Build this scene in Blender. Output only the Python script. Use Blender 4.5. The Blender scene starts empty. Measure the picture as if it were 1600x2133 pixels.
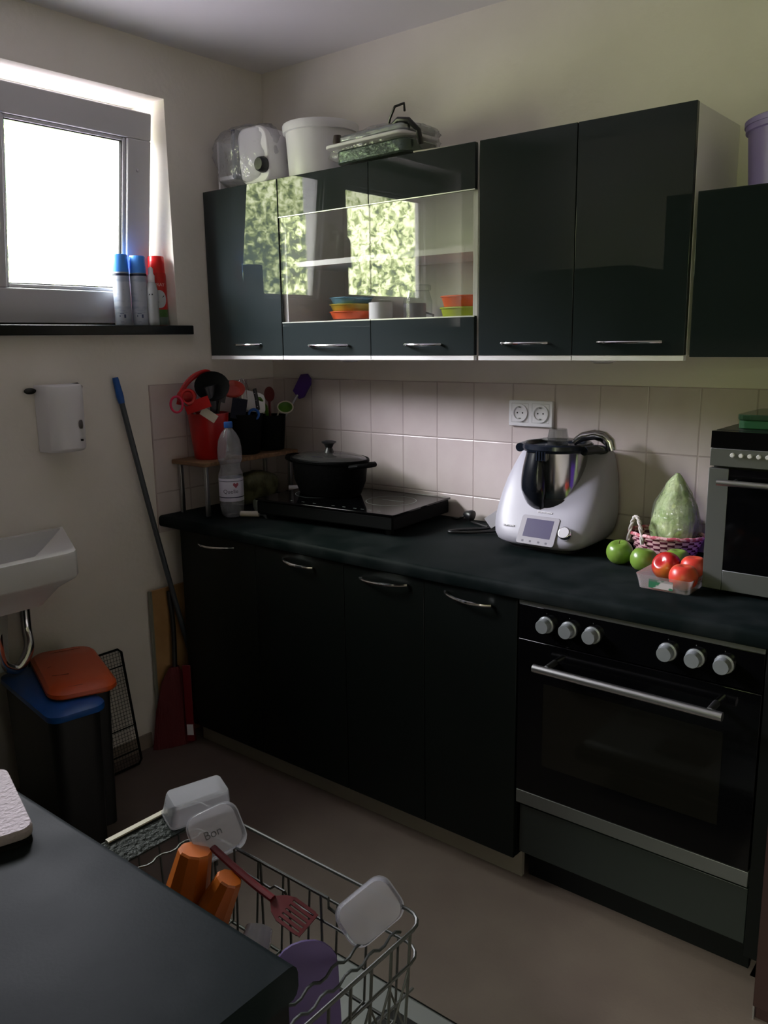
import bpy, bmesh, math, random
from mathutils import Vector, Matrix, noise
R = math.radians
random.seed(7)
scene = bpy.context.scene
col = scene.collection

# ------------------------------------------------------------------ camera
cam_data = bpy.data.cameras.new('camera')
cam = bpy.data.objects.new('camera', cam_data)
col.objects.link(cam)
scene.camera = cam
cam_data.sensor_fit = 'HORIZONTAL'
cam_data.sensor_width = 36.0
cam_data.lens = 1757.23 / 1600 * 36.0
cam_data.clip_start = 0.02
YAW, PITCH, ROLL = R(39.3063), R(-11.5199), R(-0.8751)
fwd = Vector((-math.sin(YAW) * math.cos(PITCH), math.cos(YAW) * math.cos(PITCH), math.sin(PITCH)))
rgt = Vector((math.cos(YAW), math.sin(YAW), 0))
upv = rgt.cross(fwd)
r2 = rgt * math.cos(ROLL) + upv * math.sin(ROLL)
u2 = -rgt * math.sin(ROLL) + upv * math.cos(ROLL)
M = Matrix(((r2.x, u2.x, -fwd.x, 2.5373), (r2.y, u2.y, -fwd.y, -2.4035), (r2.z, u2.z, -fwd.z, 1.4754), (0, 0, 0, 1)))
cam.matrix_world = M

# ------------------------------------------------------------------ view
scene.view_settings.view_transform = 'Standard'
scene.view_settings.look = 'None'
scene.view_settings.gamma = 1
scene.view_settings.use_curve_mapping = False
scene.view_settings.exposure = 0.0
scene.cycles.max_bounces = 12
scene.cycles.diffuse_bounces = 6
scene.cycles.glossy_bounces = 5
scene.cycles.transparent_max_bounces = 24
scene.cycles.caustics_reflective = False
scene.cycles.caustics_refractive = False
scene.cycles.sample_clamp_indirect = 6

# ------------------------------------------------------------------ daylight outside: sky over a leafy garden
SKY = 2.15
world = bpy.data.worlds.new('garden_daylight')
scene.world = world
world.use_nodes = True
wn, wl = world.node_tree.nodes, world.node_tree.links
wn.clear()
w_out = wn.new('ShaderNodeOutputWorld')
w_bg = wn.new('ShaderNodeBackground')
w_tc = wn.new('ShaderNodeTexCoord')
w_sep = wn.new('ShaderNodeSeparateXYZ')
wl.new(w_tc.outputs['Generated'], w_sep.inputs[0])


def w_ramp(stops, interp='LINEAR'):
    n = wn.new('ShaderNodeValToRGB')
    n.color_ramp.interpolation = interp
    while len(n.color_ramp.elements) < len(stops):
        n.color_ramp.elements.new(0.5)
    for e, (p, c) in zip(n.color_ramp.elements, stops):
        e.position = p
        e.color = (*c, 1)
    return n


def w_noise(scale, detail, rough, mp=None, dist=0.0):
    n = wn.new('ShaderNodeTexNoise')
    n.inputs['Scale'].default_value = scale
    n.inputs['Detail'].default_value = detail
    n.inputs['Roughness'].default_value = rough
    n.inputs['Distortion'].default_value = dist
    wl.new(mp or w_tc.outputs['Generated'], n.inputs['Vector'])
    return n


w_leaf = w_noise(130, 6, 0.70, dist=0.5)
w_mass = w_noise(5.5, 3, 0.5)
w_mix = wn.new('ShaderNodeMath'); w_mix.operation = 'MULTIPLY_ADD'
w_mix.inputs[1].default_value = 0.45
wl.new(w_mass.outputs['Fac'], w_mix.inputs[0])
w_m2 = wn.new('ShaderNodeMath'); w_m2.operation = 'MULTIPLY'
w_m2.inputs[1].default_value = 0.90
wl.new(w_leaf.outputs['Fac'], w_m2.inputs[0])
wl.new(w_m2.outputs[0], w_mix.inputs[2])
foliage = w_ramp([(0.58, (0.085, 0.115, 0.085)), (0.64, (0.24, 0.30, 0.13)), (0.70, (0.58, 0.66, 0.32)), (0.78, (1.0, 1.05, 0.72))])
wl.new(w_mix.outputs[0], foliage.inputs[0])
sky_c = w_ramp([(0.0, (0.96, 0.96, 1.04)), (0.46, (0.96, 0.95, 1.04)), (0.58, (0.36, 0.39, 0.33)), (1.0, (0.30, 0.33, 0.30))])   # zenith dimmed as by an added canopy, to darken floor and near counter
wl.new(w_sep.outputs['Z'], sky_c.inputs[0])
w_sel = wn.new('ShaderNodeMapRange')          # tree line, ragged
w_sel.inputs['From Min'].default_value = 0.42
w_sel.inputs['From Max'].default_value = 0.48
w_add = wn.new('ShaderNodeMath'); w_add.operation = 'MULTIPLY_ADD'
w_add.inputs[1].default_value = 0.25
wl.new(w_leaf.outputs['Fac'], w_add.inputs[0])
wl.new(w_sep.outputs['Z'], w_add.inputs[2])
wl.new(w_add.outputs[0], w_sel.inputs['Value'])


def w_scale(src, k):
    n = wn.new('ShaderNodeVectorMath'); n.operation = 'SCALE'
    n.inputs['Scale'].default_value = k
    wl.new(src, n.inputs[0])
    return n.outputs[0]


w_f = w_scale(foliage.outputs[0], 7.5)
w_s = w_scale(sky_c.outputs[0], 48.0)
w_mx = wn.new('ShaderNodeMix'); w_mx.data_type = 'VECTOR'
wl.new(w_sel.outputs[0], w_mx.inputs['Factor'])
wl.new(w_f, w_mx.inputs['A'])
wl.new(w_s, w_mx.inputs['B'])
w_gr = w_ramp([(0.0, (0.80, 0.74, 0.86)), (1.0, (0.80, 0.74, 0.86))])   # ground below
w_g = w_scale(w_gr.outputs[0], 5.5)
w_low = wn.new('ShaderNodeMapRange')
w_low.inputs['From Min'].default_value = -0.32
w_low.inputs['From Max'].default_value = -0.22
wl.new(w_sep.outputs['Z'], w_low.inputs['Value'])
w_mx2 = wn.new('ShaderNodeMix'); w_mx2.data_type = 'VECTOR'
wl.new(w_low.outputs[0], w_mx2.inputs['Factor'])
wl.new(w_g, w_mx2.inputs['A'])
wl.new(w_mx.outputs['Result'], w_mx2.inputs['B'])
w_side = wn.new('ShaderNodeMapRange')  # green cast added on the hall side to tint the upper right wall
w_side.inputs['From Min'].default_value = -0.86
w_side.inputs['From Max'].default_value = -0.94
wl.new(w_sep.outputs['Y'], w_side.inputs['Value'])
w_tint = wn.new('ShaderNodeMix'); w_tint.data_type = 'RGBA'; w_tint.blend_type = 'MULTIPLY'
w_tint.inputs['B'].default_value = (0.70, 0.80, 0.46, 1)
wl.new(w_side.outputs[0], w_tint.inputs['Factor'])
wl.new(w_mx2.outputs['Result'], w_tint.inputs['A'])
wl.new(w_tint.outputs['Result'], w_bg.inputs['Color'])
w_bg.inputs['Strength'].default_value = SKY
wl.new(w_bg.outputs[0], w_out.inputs['Surface'])
world.cycles.sampling_method = 'MANUAL'
world.cycles.sample_map_resolution = 512


def portal(loc, rot, sx, sy):
    ld = bpy.data.lights.new('window_portal', 'AREA')
    ld.shape = 'RECTANGLE'
    ld.size, ld.size_y = sx, sy
    ld.cycles.is_portal = True
    lo = bpy.data.objects.new('window_portal', ld)
    lo.location = loc
    lo.rotation_euler = rot
    col.objects.link(lo)


WY0, WY1, WZ0, WZ1 = -1.98, -0.46, 1.5375, 2.295      # kitchen window opening in the left wall
portal((-0.30, (WY0 + WY1) / 2, (WZ0 + WZ1) / 2), (0, R(-90), 0), WZ1 - WZ0, WY1 - WY0)
HW = (2.35, 3.05, 1.05, 2.15)                          # unseen hall window, added for fill light from behind the camera: x0, x1, z0, z1
portal(((HW[0] + HW[1]) / 2, -4.75, (HW[2] + HW[3]) / 2), (R(90), 0, 0), HW[1] - HW[0], HW[3] - HW[2])


# ------------------------------------------------------------------ helpers: colour and materials
def hexc(h):
    h = h.lstrip('#')
    v = [int(h[i:i + 2], 16) / 255 for i in (0, 2, 4)]
    return tuple(x / 12.92 if x <= 0.04045 else ((x + 0.055) / 1.055) ** 2.4 for x in v)


def mat(name, c, rough=0.5, metal=0.0, spec=0.5, coat=0.0, c2=None, nscale=8.0, lo=0.4, hi=0.6, bump=0.0, bscale=40.0,
        trans=0.0, ior=1.5, detail=4.0, rough2=None, stretch=None, coat_rough=0.03):
    m = bpy.data.materials.new(name)
    m.use_nodes = True
    nt = m.node_tree
    b = nt.nodes['Principled BSDF']
    c = hexc(c) if isinstance(c, str) else c
    b.inputs['Base Color'].default_value = (*c, 1)
    b.inputs['Roughness'].default_value = rough
    b.inputs['Metallic'].default_value = metal
    b.inputs['Specular IOR Level'].default_value = spec
    b.inputs['Coat Weight'].default_value = coat
    b.inputs['Coat Roughness'].default_value = coat_rough
    b.inputs['IOR'].default_value = ior
    b.inputs['Transmission Weight'].default_value = trans
    tc = nt.nodes.new('ShaderNodeTexCoord')
    vec = tc.outputs['Object']
    if stretch:
        mp = nt.nodes.new('ShaderNodeMapping')
        mp.inputs['Scale'].default_value = stretch
        nt.links.new(vec, mp.inputs['Vector'])
        vec = mp.outputs[0]
    if c2 is not None:
        c2 = hexc(c2) if isinstance(c2, str) else c2
        n = nt.nodes.new('ShaderNodeTexNoise')
        n.inputs['Scale'].default_value = nscale
        n.inputs['Detail'].default_value = detail
        nt.links.new(vec, n.inputs['Vector'])
        r = nt.nodes.new('ShaderNodeValToRGB')
        r.color_ramp.elements[0].position = lo
        r.color_ramp.elements[1].position = hi
        r.color_ramp.elements[0].color = (*c, 1)
        r.color_ramp.elements[1].color = (*c2, 1)
        nt.links.new(n.outputs['Fac'], r.inputs[0])
        nt.links.new(r.outputs[0], b.inputs['Base Color'])
        if rough2 is not None:
            mr = nt.nodes.new('ShaderNodeMapRange')
            mr.inputs['From Min'].default_value = lo
            mr.inputs['From Max'].default_value = hi
            mr.inputs['To Min'].default_value = rough
            mr.inputs['To Max'].default_value = rough2
            nt.links.new(n.outputs['Fac'], mr.inputs['Value'])
            nt.links.new(mr.outputs[0], b.inputs['Roughness'])
    if bump > 0:
        n2 = nt.nodes.new('ShaderNodeTexNoise')
        n2.inputs['Scale'].default_value = bscale
        n2.inputs['Detail'].default_value = 3
        nt.links.new(vec, n2.inputs['Vector'])
        bp = nt.nodes.new('ShaderNodeBump')
        bp.inputs['Strength'].default_value = bump
        bp.inputs['Distance'].default_value = 0.01
        nt.links.new(n2.outputs['Fac'], bp.inputs['Height'])
        nt.links.new(bp.outputs[0], b.inputs['Normal'])
        if coat > 0:
            nt.links.new(bp.outputs[0], b.inputs['Coat Normal'])
    return m


def clear(name, tint=(1, 1, 1), ior=1.5, milky=0.0, rough=0.02, mc=(0.8, 0.8, 0.82), bump=0.0, bscale=30, film=None):
    """thin clear pane or film: see-through plus mirror-like sheen; milky adds white scattering"""
    m = bpy.data.materials.new(name)
    m.use_nodes = True
    nt = m.node_tree
    nt.nodes.clear()
    out = nt.nodes.new('ShaderNodeOutputMaterial')
    t = nt.nodes.new('ShaderNodeBsdfTransparent')
    t.inputs[0].default_value = (*tint, 1)
    g = nt.nodes.new('ShaderNodeBsdfGlossy')
    g.inputs['Roughness'].default_value = rough
    fr = nt.nodes.new('ShaderNodeLayerWeight')      # symmetric facing term, so both sides of a thin sheet behave alike
    fr.inputs['Blend'].default_value = 0.5
    f0 = ((ior - 1) / (ior + 1)) ** 2
    pw = nt.nodes.new('ShaderNodeMath'); pw.operation = 'POWER'; pw.inputs[1].default_value = 5
    nt.links.new(fr.outputs['Facing'], pw.inputs[0])
    ma = nt.nodes.new('ShaderNodeMath'); ma.operation = 'MULTIPLY_ADD'
    ma.inputs[1].default_value = 1 - f0
    ma.inputs[2].default_value = f0
    nt.links.new(pw.outputs[0], ma.inputs[0])
    mx = nt.nodes.new('ShaderNodeMixShader')
    if bump:
        tc = nt.nodes.new('ShaderNodeTexCoord')
        n2 = nt.nodes.new('ShaderNodeTexNoise')
        n2.inputs['Scale'].default_value = bscale
        n2.inputs['Detail'].default_value = 3
        nt.links.new(tc.outputs['Object'], n2.inputs['Vector'])
        bp = nt.nodes.new('ShaderNodeBump')
        bp.inputs['Strength'].default_value = bump
        bp.inputs['Distance'].default_value = 0.02
        nt.links.new(n2.outputs['Fac'], bp.inputs['Height'])
        nt.links.new(bp.outputs[0], g.inputs['Normal'])
        nt.links.new(bp.outputs[0], fr.inputs['Normal'])
    base = t.outputs[0]
    if milky > 0:
        df = nt.nodes.new('ShaderNodeBsdfDiffuse')
        df.inputs[0].default_value = (*mc, 1)
        tl = nt.nodes.new('ShaderNodeBsdfTranslucent')
        tl.inputs[0].default_value = (*mc, 1)
        m1 = nt.nodes.new('ShaderNodeMixShader')
        m1.inputs[0].default_value = 0.4
        nt.links.new(df.outputs[0], m1.inputs[1])
        nt.links.new(tl.outputs[0], m1.inputs[2])
        m2 = nt.nodes.new('ShaderNodeMixShader')
        m2.inputs[0].default_value = milky
        nt.links.new(t.outputs[0], m2.inputs[1])
        nt.links.new(m1.outputs[0], m2.inputs[2])
        base = m2.outputs[0]
    nt.links.new(ma.outputs[0], mx.inputs[0])
    nt.links.new(base, mx.inputs[1])
    nt.links.new(g.outputs[0], mx.inputs[2])
    nt.links.new(mx.outputs[0], out.inputs['Surface'])
    return m


# ------------------------------------------------------------------ helpers: meshes
class MB:
    def __init__(self):
        self.v, self.f, self.m = [], [], []

    def add(self, vs, fs, mi=0):
        k = len(self.v)
        self.v += [Vector(p) for p in vs]
        self.f += [tuple(i + k for i in f) for f in fs]
        self.m += [mi] * len(fs)
        return self

    def box(self, x0, x1, y0, y1, z0, z1, mi=0):
        vs = [(x, y, z) for x in (x0, x1) for y in (y0, y1) for z in (z0, z1)]
        return self.add(vs, [(0, 1, 3, 2), (4, 6, 7, 5), (0, 4, 5, 1), (2, 3, 7, 6), (0, 2, 6, 4), (1, 5, 7, 3)], mi)

    def obox(self, c, size, rot=(0, 0, 0), mi=0):
        a, b, d = [s / 2 for s in size]
        m = Matrix.Translation(c) @ Matrix.Rotation(rot[2], 4, 'Z') @ Matrix.Rotation(rot[1], 4, 'Y') @ Matrix.Rotation(rot[0], 4, 'X')
        vs = [m @ Vector((x, y, z)) for x in (-a, a) for y in (-b, b) for z in (-d, d)]
        return self.add(vs, [(0, 1, 3, 2), (4, 6, 7, 5), (0, 4, 5, 1), (2, 3, 7, 6), (0, 2, 6, 4), (1, 5, 7, 3)], mi)

    def loft(self, rings, cap0=True, cap1=True, mi=0, closed=True):
        n = len(rings[0])
        vs = [p for r_ in rings for p in r_]
        fs = []
        for i in range(len(rings) - 1):
            for j in range(n if closed else n - 1):
                j2 = (j + 1) % n
                fs.append((i * n + j, i * n + j2, (i + 1) * n + j2, (i + 1) * n + j))
        if cap0:
            fs.append(tuple(reversed(range(n))))
        if cap1:
            fs.append(tuple((len(rings) - 1) * n + j for j in range(n)))
        return self.add(vs, fs, mi)

    def lathe(self, prof, c=(0, 0, 0), seg=32, sx=1.0, sy=1.0, cap0=True, cap1=True, mi=0, mat4=None):
        rings = []
        for r_, z in prof:
            ring = []
            for k in range(seg):
                a = 2 * math.pi * k / seg
                p = Vector((r_ * sx * math.cos(a), r_ * sy * math.sin(a), z))
                if mat4 is not None:
                    p = mat4 @ p
                ring.append(p + Vector(c))
            rings.append(ring)
        return self.loft(rings, cap0, cap1, mi)

    def tube(self, pts, r, seg=10, closed=False, mi=0, flat=1.0):
        pts = [Vector(p) for p in pts]
        n = len(pts)
        rs = r if isinstance(r, (list, tuple)) else [r] * n
        rings = []
        ref = None
        for i, p in enumerate(pts):
            if closed:
                t = pts[(i + 1) % n] - pts[i - 1]
            else:
                t = pts[min(i + 1, n - 1)] - pts[max(i - 1, 0)]
            if t.length < 1e-9:
                t = Vector((0, 0, 1))
            t.normalize()
            if ref is None:
                ref = Vector((0, 0, 1)) if abs(t.z) < 0.9 else Vector((1, 0, 0))
            a = t.cross(ref)
            if a.length < 1e-6:
                a = t.cross(Vector((0.3, 1, 0.2)))
            a.normalize()
            b = a.cross(t).normalized()
            ref = b
            rings.append([p + (a * math.cos(2 * math.pi * k / seg) + b * math.sin(2 * math.pi * k / seg) * flat) * rs[i] for k in range(seg)])
        if closed:
            rings.append(rings[0])
            return self.loft(rings, False, False, mi)
        return self.loft(rings, True, True, mi)

    def prism(self, poly, fn, d0, d1, mi=0):
        """poly: 2D outline, fn(u, v, d) -> point"""
        n = len(poly)
        return self.loft([[Vector(fn(u, v, d)) for u, v in poly] for d in (d0, d1)], mi=mi)

    def ball(self, c, r, seg=20, rings=12, sc=(1, 1, 1), mi=0, fn=None):
        rr = []
        for i in range(1, rings):
            th = math.pi * i / rings
            ring = []
            for k in range(seg):
                a = 2 * math.pi * k / seg
                d = Vector((math.sin(th) * math.cos(a), math.sin(th) * math.sin(a), -math.cos(th)))
                q = fn(d) if fn else 1.0
                ring.append(Vector(c) + Vector((d.x * sc[0], d.y * sc[1], d.z * sc[2])) * r * q)
            rr.append(ring)
        self.loft(rr, True, True, mi)
        return self


def rrect(w, h, r, n=5, cx=0, cy=0):
    out = []
    for (sx, sy, a0) in ((1, 1, 0), (-1, 1, 90), (-1, -1, 180), (1, -1, 270)):
        for k in range(n + 1):
            a = R(a0 + 90 * k / n)
            out.append((cx + sx * (w / 2 - r) + r * math.cos(a), cy + sy * (h / 2 - r) + r * math.sin(a)))
    return out


BASE = {}


def make(name, mb, mats, parent=None, bevel=0.0, smooth=True, seg=2, angle=35, xf=None, origin=None):
    """link a mesh as ONE object; coordinates are in metres in the room, parents keep them in place"""
    if not isinstance(mats, (list, tuple)):
        mats = [mats]
    vs = [xf @ p for p in mb.v] if xf is not None else [p.copy() for p in mb.v]
    if parent is not None:
        off = BASE[parent.name]
    else:
        if origin is None:
            xs = [p.x for p in vs]; ys = [p.y for p in vs]; zs = [p.z for p in vs]
            origin = Vector(((min(xs) + max(xs)) / 2, (min(ys) + max(ys)) / 2, min(zs)))
        off = Vector(origin)
    me = bpy.data.meshes.new(name)
    me.from_pydata([tuple(p - off) for p in vs], [], mb.f)
    for mm in mats:
        me.materials.append(mm)
    me.polygons.foreach_set('material_index', mb.m)
    bmm = bmesh.new()
    bmm.from_mesh(me)
    bmesh.ops.recalc_face_normals(bmm, faces=bmm.faces)
    bmm.to_mesh(me)
    bmm.free()
    if smooth:
        me.shade_smooth()
        me.set_sharp_from_angle(angle=R(angle))
    me.update()
    o = bpy.data.objects.new(name, me)
    col.objects.link(o)
    BASE[o.name] = off
    if parent is not None:
        o.parent = parent
    else:
        o.location = off
    if bevel > 0:
        bm = o.modifiers.new('bevel', 'BEVEL')
        bm.width = bevel
        bm.segments = seg
        bm.limit_method = 'ANGLE'
        bm.angle_limit = R(40)
        bm.harden_normals = False
    return o


def tag(o, label, cat, group=None, kind=None):
    o['label'] = label
    o['category'] = cat
    if group:
        o['group'] = group
    if kind:
        o['kind'] = kind
    return o


def thing(name, loc, label, cat, group=None):
    o = bpy.data.objects.new(name, None)
    o.empty_display_size = 0.05
    o.location = loc
    col.objects.link(o)
    BASE[o.name] = Vector(loc)
    return tag(o, label, cat, group)


def struct(name, mb, m, parent=None, **kw):
    o = make(name, mb, m, parent, **kw)
    if parent is None:
        o['kind'] = 'structure'
    return o


def text_mb(s, size, fn, depth=0.0004, spacing=1.0, mi=0, align='CENTER'):
    """letters as geometry; fn maps the flat (u, v, w) of the text to a point"""
    cu = bpy.data.curves.new('t', 'FONT')
    cu.body = s
    cu.size = size
    cu.align_x = align
    cu.align_y = 'CENTER'
    cu.extrude = depth
    cu.space_character = spacing
    ob = bpy.data.objects.new('t', cu)
    me = ob.to_mesh()
    mb = MB()
    mb.add([fn(v.co.x, v.co.y, v.co.z) for v in me.vertices], [tuple(p.vertices) for p in me.polygons], mi)
    ob.to_mesh_clear()
    bpy.data.objects.remove(ob)
    bpy.data.curves.remove(cu)
    return mb


def on_cyl(c, r, ang, z0, slant=None):
    def fn(u, v, w):
        a = ang + u / r
        return Vector((c[0] + (r + w + 0.0006) * math.cos(a), c[1] + (r + w + 0.0006) * math.sin(a), z0 + v))
    return fn


# ------------------------------------------------------------------ materials
M_wall = mat('painted_wall', '#e8e2da', 0.85, bump=0.12, bscale=55, c2='#e2dcd4', nscale=3)
M_ceil = mat('painted_ceiling', '#e6e4e6', 0.9)
M_floor = mat('beige_floor', '#635550', 0.6, c2='#6f625b', nscale=5, lo=0.3, hi=0.75, detail=8, bump=0.03, bscale=120)
M_white = mat('white_laminate', '#ebe9e8', 0.45)
M_pvc = mat('white_pvc', '#cfcdd2', 0.35)
M_gloss = mat('glossy_anthracite', (0.0120, 0.0190, 0.0205), 0.60, coat=0.85, spec=0.06, bump=0.010, bscale=4.5, coat_rough=0.015)
M_front = mat('matt_anthracite', (0.0035, 0.0050, 0.0046), 0.42, spec=0.18)
M_stone = mat('dark_slate_worktop', (0.0050, 0.0080, 0.0082), 0.50, c2=(0.016, 0.019, 0.020), nscale=9, lo=0.42, hi=0.72, detail=9, bump=0.03, bscale=220, spec=0.02, rough2=0.60)
M_black = mat('black_plastic', (0.006, 0.006, 0.007), 0.35)
M_blackmatt = mat('black_matt', (0.0045, 0.0048, 0.0048), 0.65, spec=0.08)
M_bglass = mat('black_glass', (0.002, 0.002, 0.0025), 0.06, spec=0.25)
M_steel = mat('brushed_steel', (0.36, 0.36, 0.37), 0.32, metal=1.0, bump=0.02, bscale=60, stretch=(1, 1, 30))
M_steel_d = mat('dull_steel', (0.16, 0.165, 0.165), 0.45, metal=0.8)
M_chrome = mat('chrome', (0.75, 0.75, 0.77), 0.12, metal=1.0)
M_alu = mat('pale_aluminium', (0.62, 0.62, 0.64), 0.30, metal=1.0)
M_red = mat('red_plastic', '#a80a0c', 0.35)
M_dred = mat('dark_red_plastic', '#5c0c14', 0.4)
M_pink = mat('pink_plastic', '#c01848', 0.35)
M_orange = mat('orange_plastic', '#c8501c', 0.4)
M_blue = mat('blue_plastic', '#0a4f9c', 0.4)
M_lblue = mat('light_blue_plastic', '#4a94f4', 0.35)
M_purple = mat('purple_plastic', '#4c2a86', 0.4)
M_lilac = mat('lilac_plastic', '#a08ed0', 0.4)
M_green = mat('green_plastic', '#4c7a1e', 0.4)
M_enamel = mat('white_ceramic', '#dcdcdc', 0.15)
M_wplast = mat('white_plastic', '#e2e0e4', 0.3)
M_wood = mat('wood_board', '#8a6a4c', 0.5, c2='#6f5138', nscale=6, stretch=(1, 12, 12))
M_knifeh = mat('cream_handle', '#cfc8b8', 0.4)
M_glasscab = clear('cabinet_glass', ior=1.62, rough=0.0)
M_wglass = clear('window_glass', ior=1.6, rough=0.0)
M_bottle = clear('pet_plastic', tint=(0.86, 0.88, 0.92), ior=1.7, milky=0.20, rough=0.06, bump=0.35, bscale=35, mc=(0.85, 0.87, 0.95))
M_film = clear('crumpled_film', tint=(0.92, 0.92, 0.94), ior=1.7, milky=0.20, rough=0.12, bump=1.0, bscale=22)
M_clearbox = clear('frosted_plastic', tint=(0.9, 0.9, 0.93), ior=1.45, milky=0.32, rough=0.15, mc=(0.72, 0.72, 0.76))
M_punnet = clear('clear_punnet', tint=(0.95, 0.93, 0.93), ior=1.5, milky=0.22, rough=0.05)
M_cup = clear('smoky_cup', tint=(0.62, 0.63, 0.62), ior=1.7, milky=0.10, rough=0.05, mc=(0.5, 0.5, 0.5))
M_jar = clear('jar_glass', tint=(0.9, 0.92, 0.92), ior=1.5, milky=0.03, rough=0.02)

# wall tiles: grout grid worked out from the position on the wall
TX, TZ, TX0, TTOP = 0.1508, 0.1935, 0.2187, 1.3324


def tile_mat(name, axis, off):
    m = mat(name, '#cec3c0', 0.22, spec=0.45, c2='#c6b9b7', nscale=9, lo=0.3, hi=0.7)
    nt = m.node_tree
    b = nt.nodes['Principled BSDF']
    geo = nt.nodes.new('ShaderNodeNewGeometry')
    sp = nt.nodes.new('ShaderNodeSeparateXYZ')
    nt.links.new(geo.outputs['Position'], sp.inputs[0])

    def edge(out, period, offset, half=0.0022):
        a = nt.nodes.new('ShaderNodeMath'); a.operation = 'SUBTRACT'; a.inputs[1].default_value = offset
        nt.links.new(out, a.inputs[0])
        d = nt.nodes.new('ShaderNodeMath'); d.operation = 'PINGPONG'; d.inputs[1].default_value = period / 2
        nt.links.new(a.outputs[0], d.inputs[0])
        r_ = nt.nodes.new('ShaderNodeMapRange')
        r_.inputs['From Min'].default_value = half * 0.6
        r_.inputs['From Max'].default_value = half * 1.6
        nt.links.new(d.outputs[0], r_.inputs['Value'])
        return r_.outputs[0]
    e1 = edge(sp.outputs[axis], TX, off)
    e2 = edge(sp.outputs['Z'], TZ, TTOP)
    mn = nt.nodes.new('ShaderNodeMath'); mn.operation = 'MINIMUM'
    nt.links.new(e1, mn.inputs[0]); nt.links.new(e2, mn.inputs[1])
    mix = nt.nodes.new('ShaderNodeMix'); mix.data_type = 'RGBA'
    mix.inputs['A'].default_value = (*hexc('#b3a5a2'), 1)
    old = b.inputs['Base Color'].links[0].from_socket
    nt.links.new(mn.outputs[0], mix.inputs['Factor'])
    nt.links.new(old, mix.inputs['B'])
    nt.links.new(mix.outputs['Result'], b.inputs['Base Color'])
    bp = nt.nodes.new('ShaderNodeBump')
    bp.inputs['Strength'].default_value = 0.6
    bp.inputs['Distance'].default_value = 0.0015
    nt.links.new(mn.outputs[0], bp.inputs['Height'])
    nt.links.new(bp.outputs[0], b.inputs['Normal'])
    return m


M_tile = tile_mat('wall_tiles', 'X', TX0)
M_tile_l = tile_mat('wall_tiles_side', 'Y', -0.6047)

# ------------------------------------------------------------------ room shell
RX, FY, CZ = 3.05, -2.52, 2.4691
struct('floor', MB().box(-0.3, RX + 0.2, -4.9, 0.12, -0.08, 0), M_floor)
struct('ceiling', MB().box(-0.3, RX + 0.2, -4.9, 0.12, CZ, CZ + 0.08), M_ceil)
struct('wall_back', MB().box(-0.3, RX + 0.2, 0, 0.12, 0, CZ), M_wall)
struct('wall_right', MB().box(RX, RX + 0.12, FY - 2.3, 0, 0, CZ), M_wall)
w = MB()
w.box(-0.30, 0, WY1, 0, 0, CZ)
w.box(-0.30, 0, FY - 0.1, WY0, 0, CZ)
w.box(-0.30, 0, WY0, WY1, 0, WZ0)
w.box(-0.30, 0, WY0, WY1, WZ1, CZ)
struct('wall_left', w, M_wall)
w = MB()
w.box(0, 2.12, FY - 0.1, FY, 0, CZ)
w.box(2.12, RX, FY - 0.1, FY, 2.06, CZ)
struct('wall_front', w, M_wall)
w = MB()
w.box(1.0, 1.1, -4.8, FY - 0.1, 0, CZ)
w.box(1.0, HW[0], -4.8, -4.7, 0, CZ)
w.box(HW[0], HW[1], -4.8, -4.7, 0, HW[2])
w.box(HW[0], HW[1], -4.8, -4.7, HW[3], CZ)
struct('wall_hall', w, M_wall)
w = MB()
fr = 0.05
w.box(HW[0], HW[1], -4.78, -4.72, HW[2], HW[2] + fr)
w.box(HW[0], HW[1], -4.78, -4.72, HW[3] - fr, HW[3])
w.box(HW[0], HW[0] + fr, -4.78, -4.72, HW[2], HW[3])
w.box(HW[1] - fr, HW[1], -4.78, -4.72, HW[2], HW[3])
struct('window_added', w, M_pvc)  # frame of the added, unseen hall window
# tiled splashback strips
struct('trim_1', MB().box(0.0, RX, -0.008, 0, 0.80, TTOP), M_tile)
struct('trim_2', MB().box(0.0, 0.008, -0.6047, -0.008, 0.80, TTOP), M_tile_l, bevel=0.001)
struct('baseboard_left', MB().box(0.0, 0.008, -2.4, -0.7, 0.0, 0.055), mat('skirting', '#8d8074', 0.6))

# ------------------------------------------------------------------ window in the left wall
win = bpy.data.objects.new('window_1', None)
col.objects.link(win)
win.location = (-0.2, -1.2, WZ0)
BASE[win.name] = Vector(win.location)
win['kind'] = 'structure'
f_ = MB()
FT = 0.045
fx0, fx1 = -0.26, -0.185
f_.box(fx0, fx1, WY0, WY1, WZ0 + 0.005, WZ0 + FT)
f_.box(fx0, fx1, WY0, WY1, WZ1 - FT, WZ1)
f_.box(fx0, fx1, WY0, WY0 + FT, WZ0 + FT, WZ1 - FT)
f_.box(fx0, fx1, WY1 - FT, WY1, WZ0 + FT, WZ1 - FT)
f_.box(fx0, fx1, -1.165, -1.105, WZ0 + FT, WZ1 - FT)
make('window_frame', f_, M_pvc, win, bevel=0.003)


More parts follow.
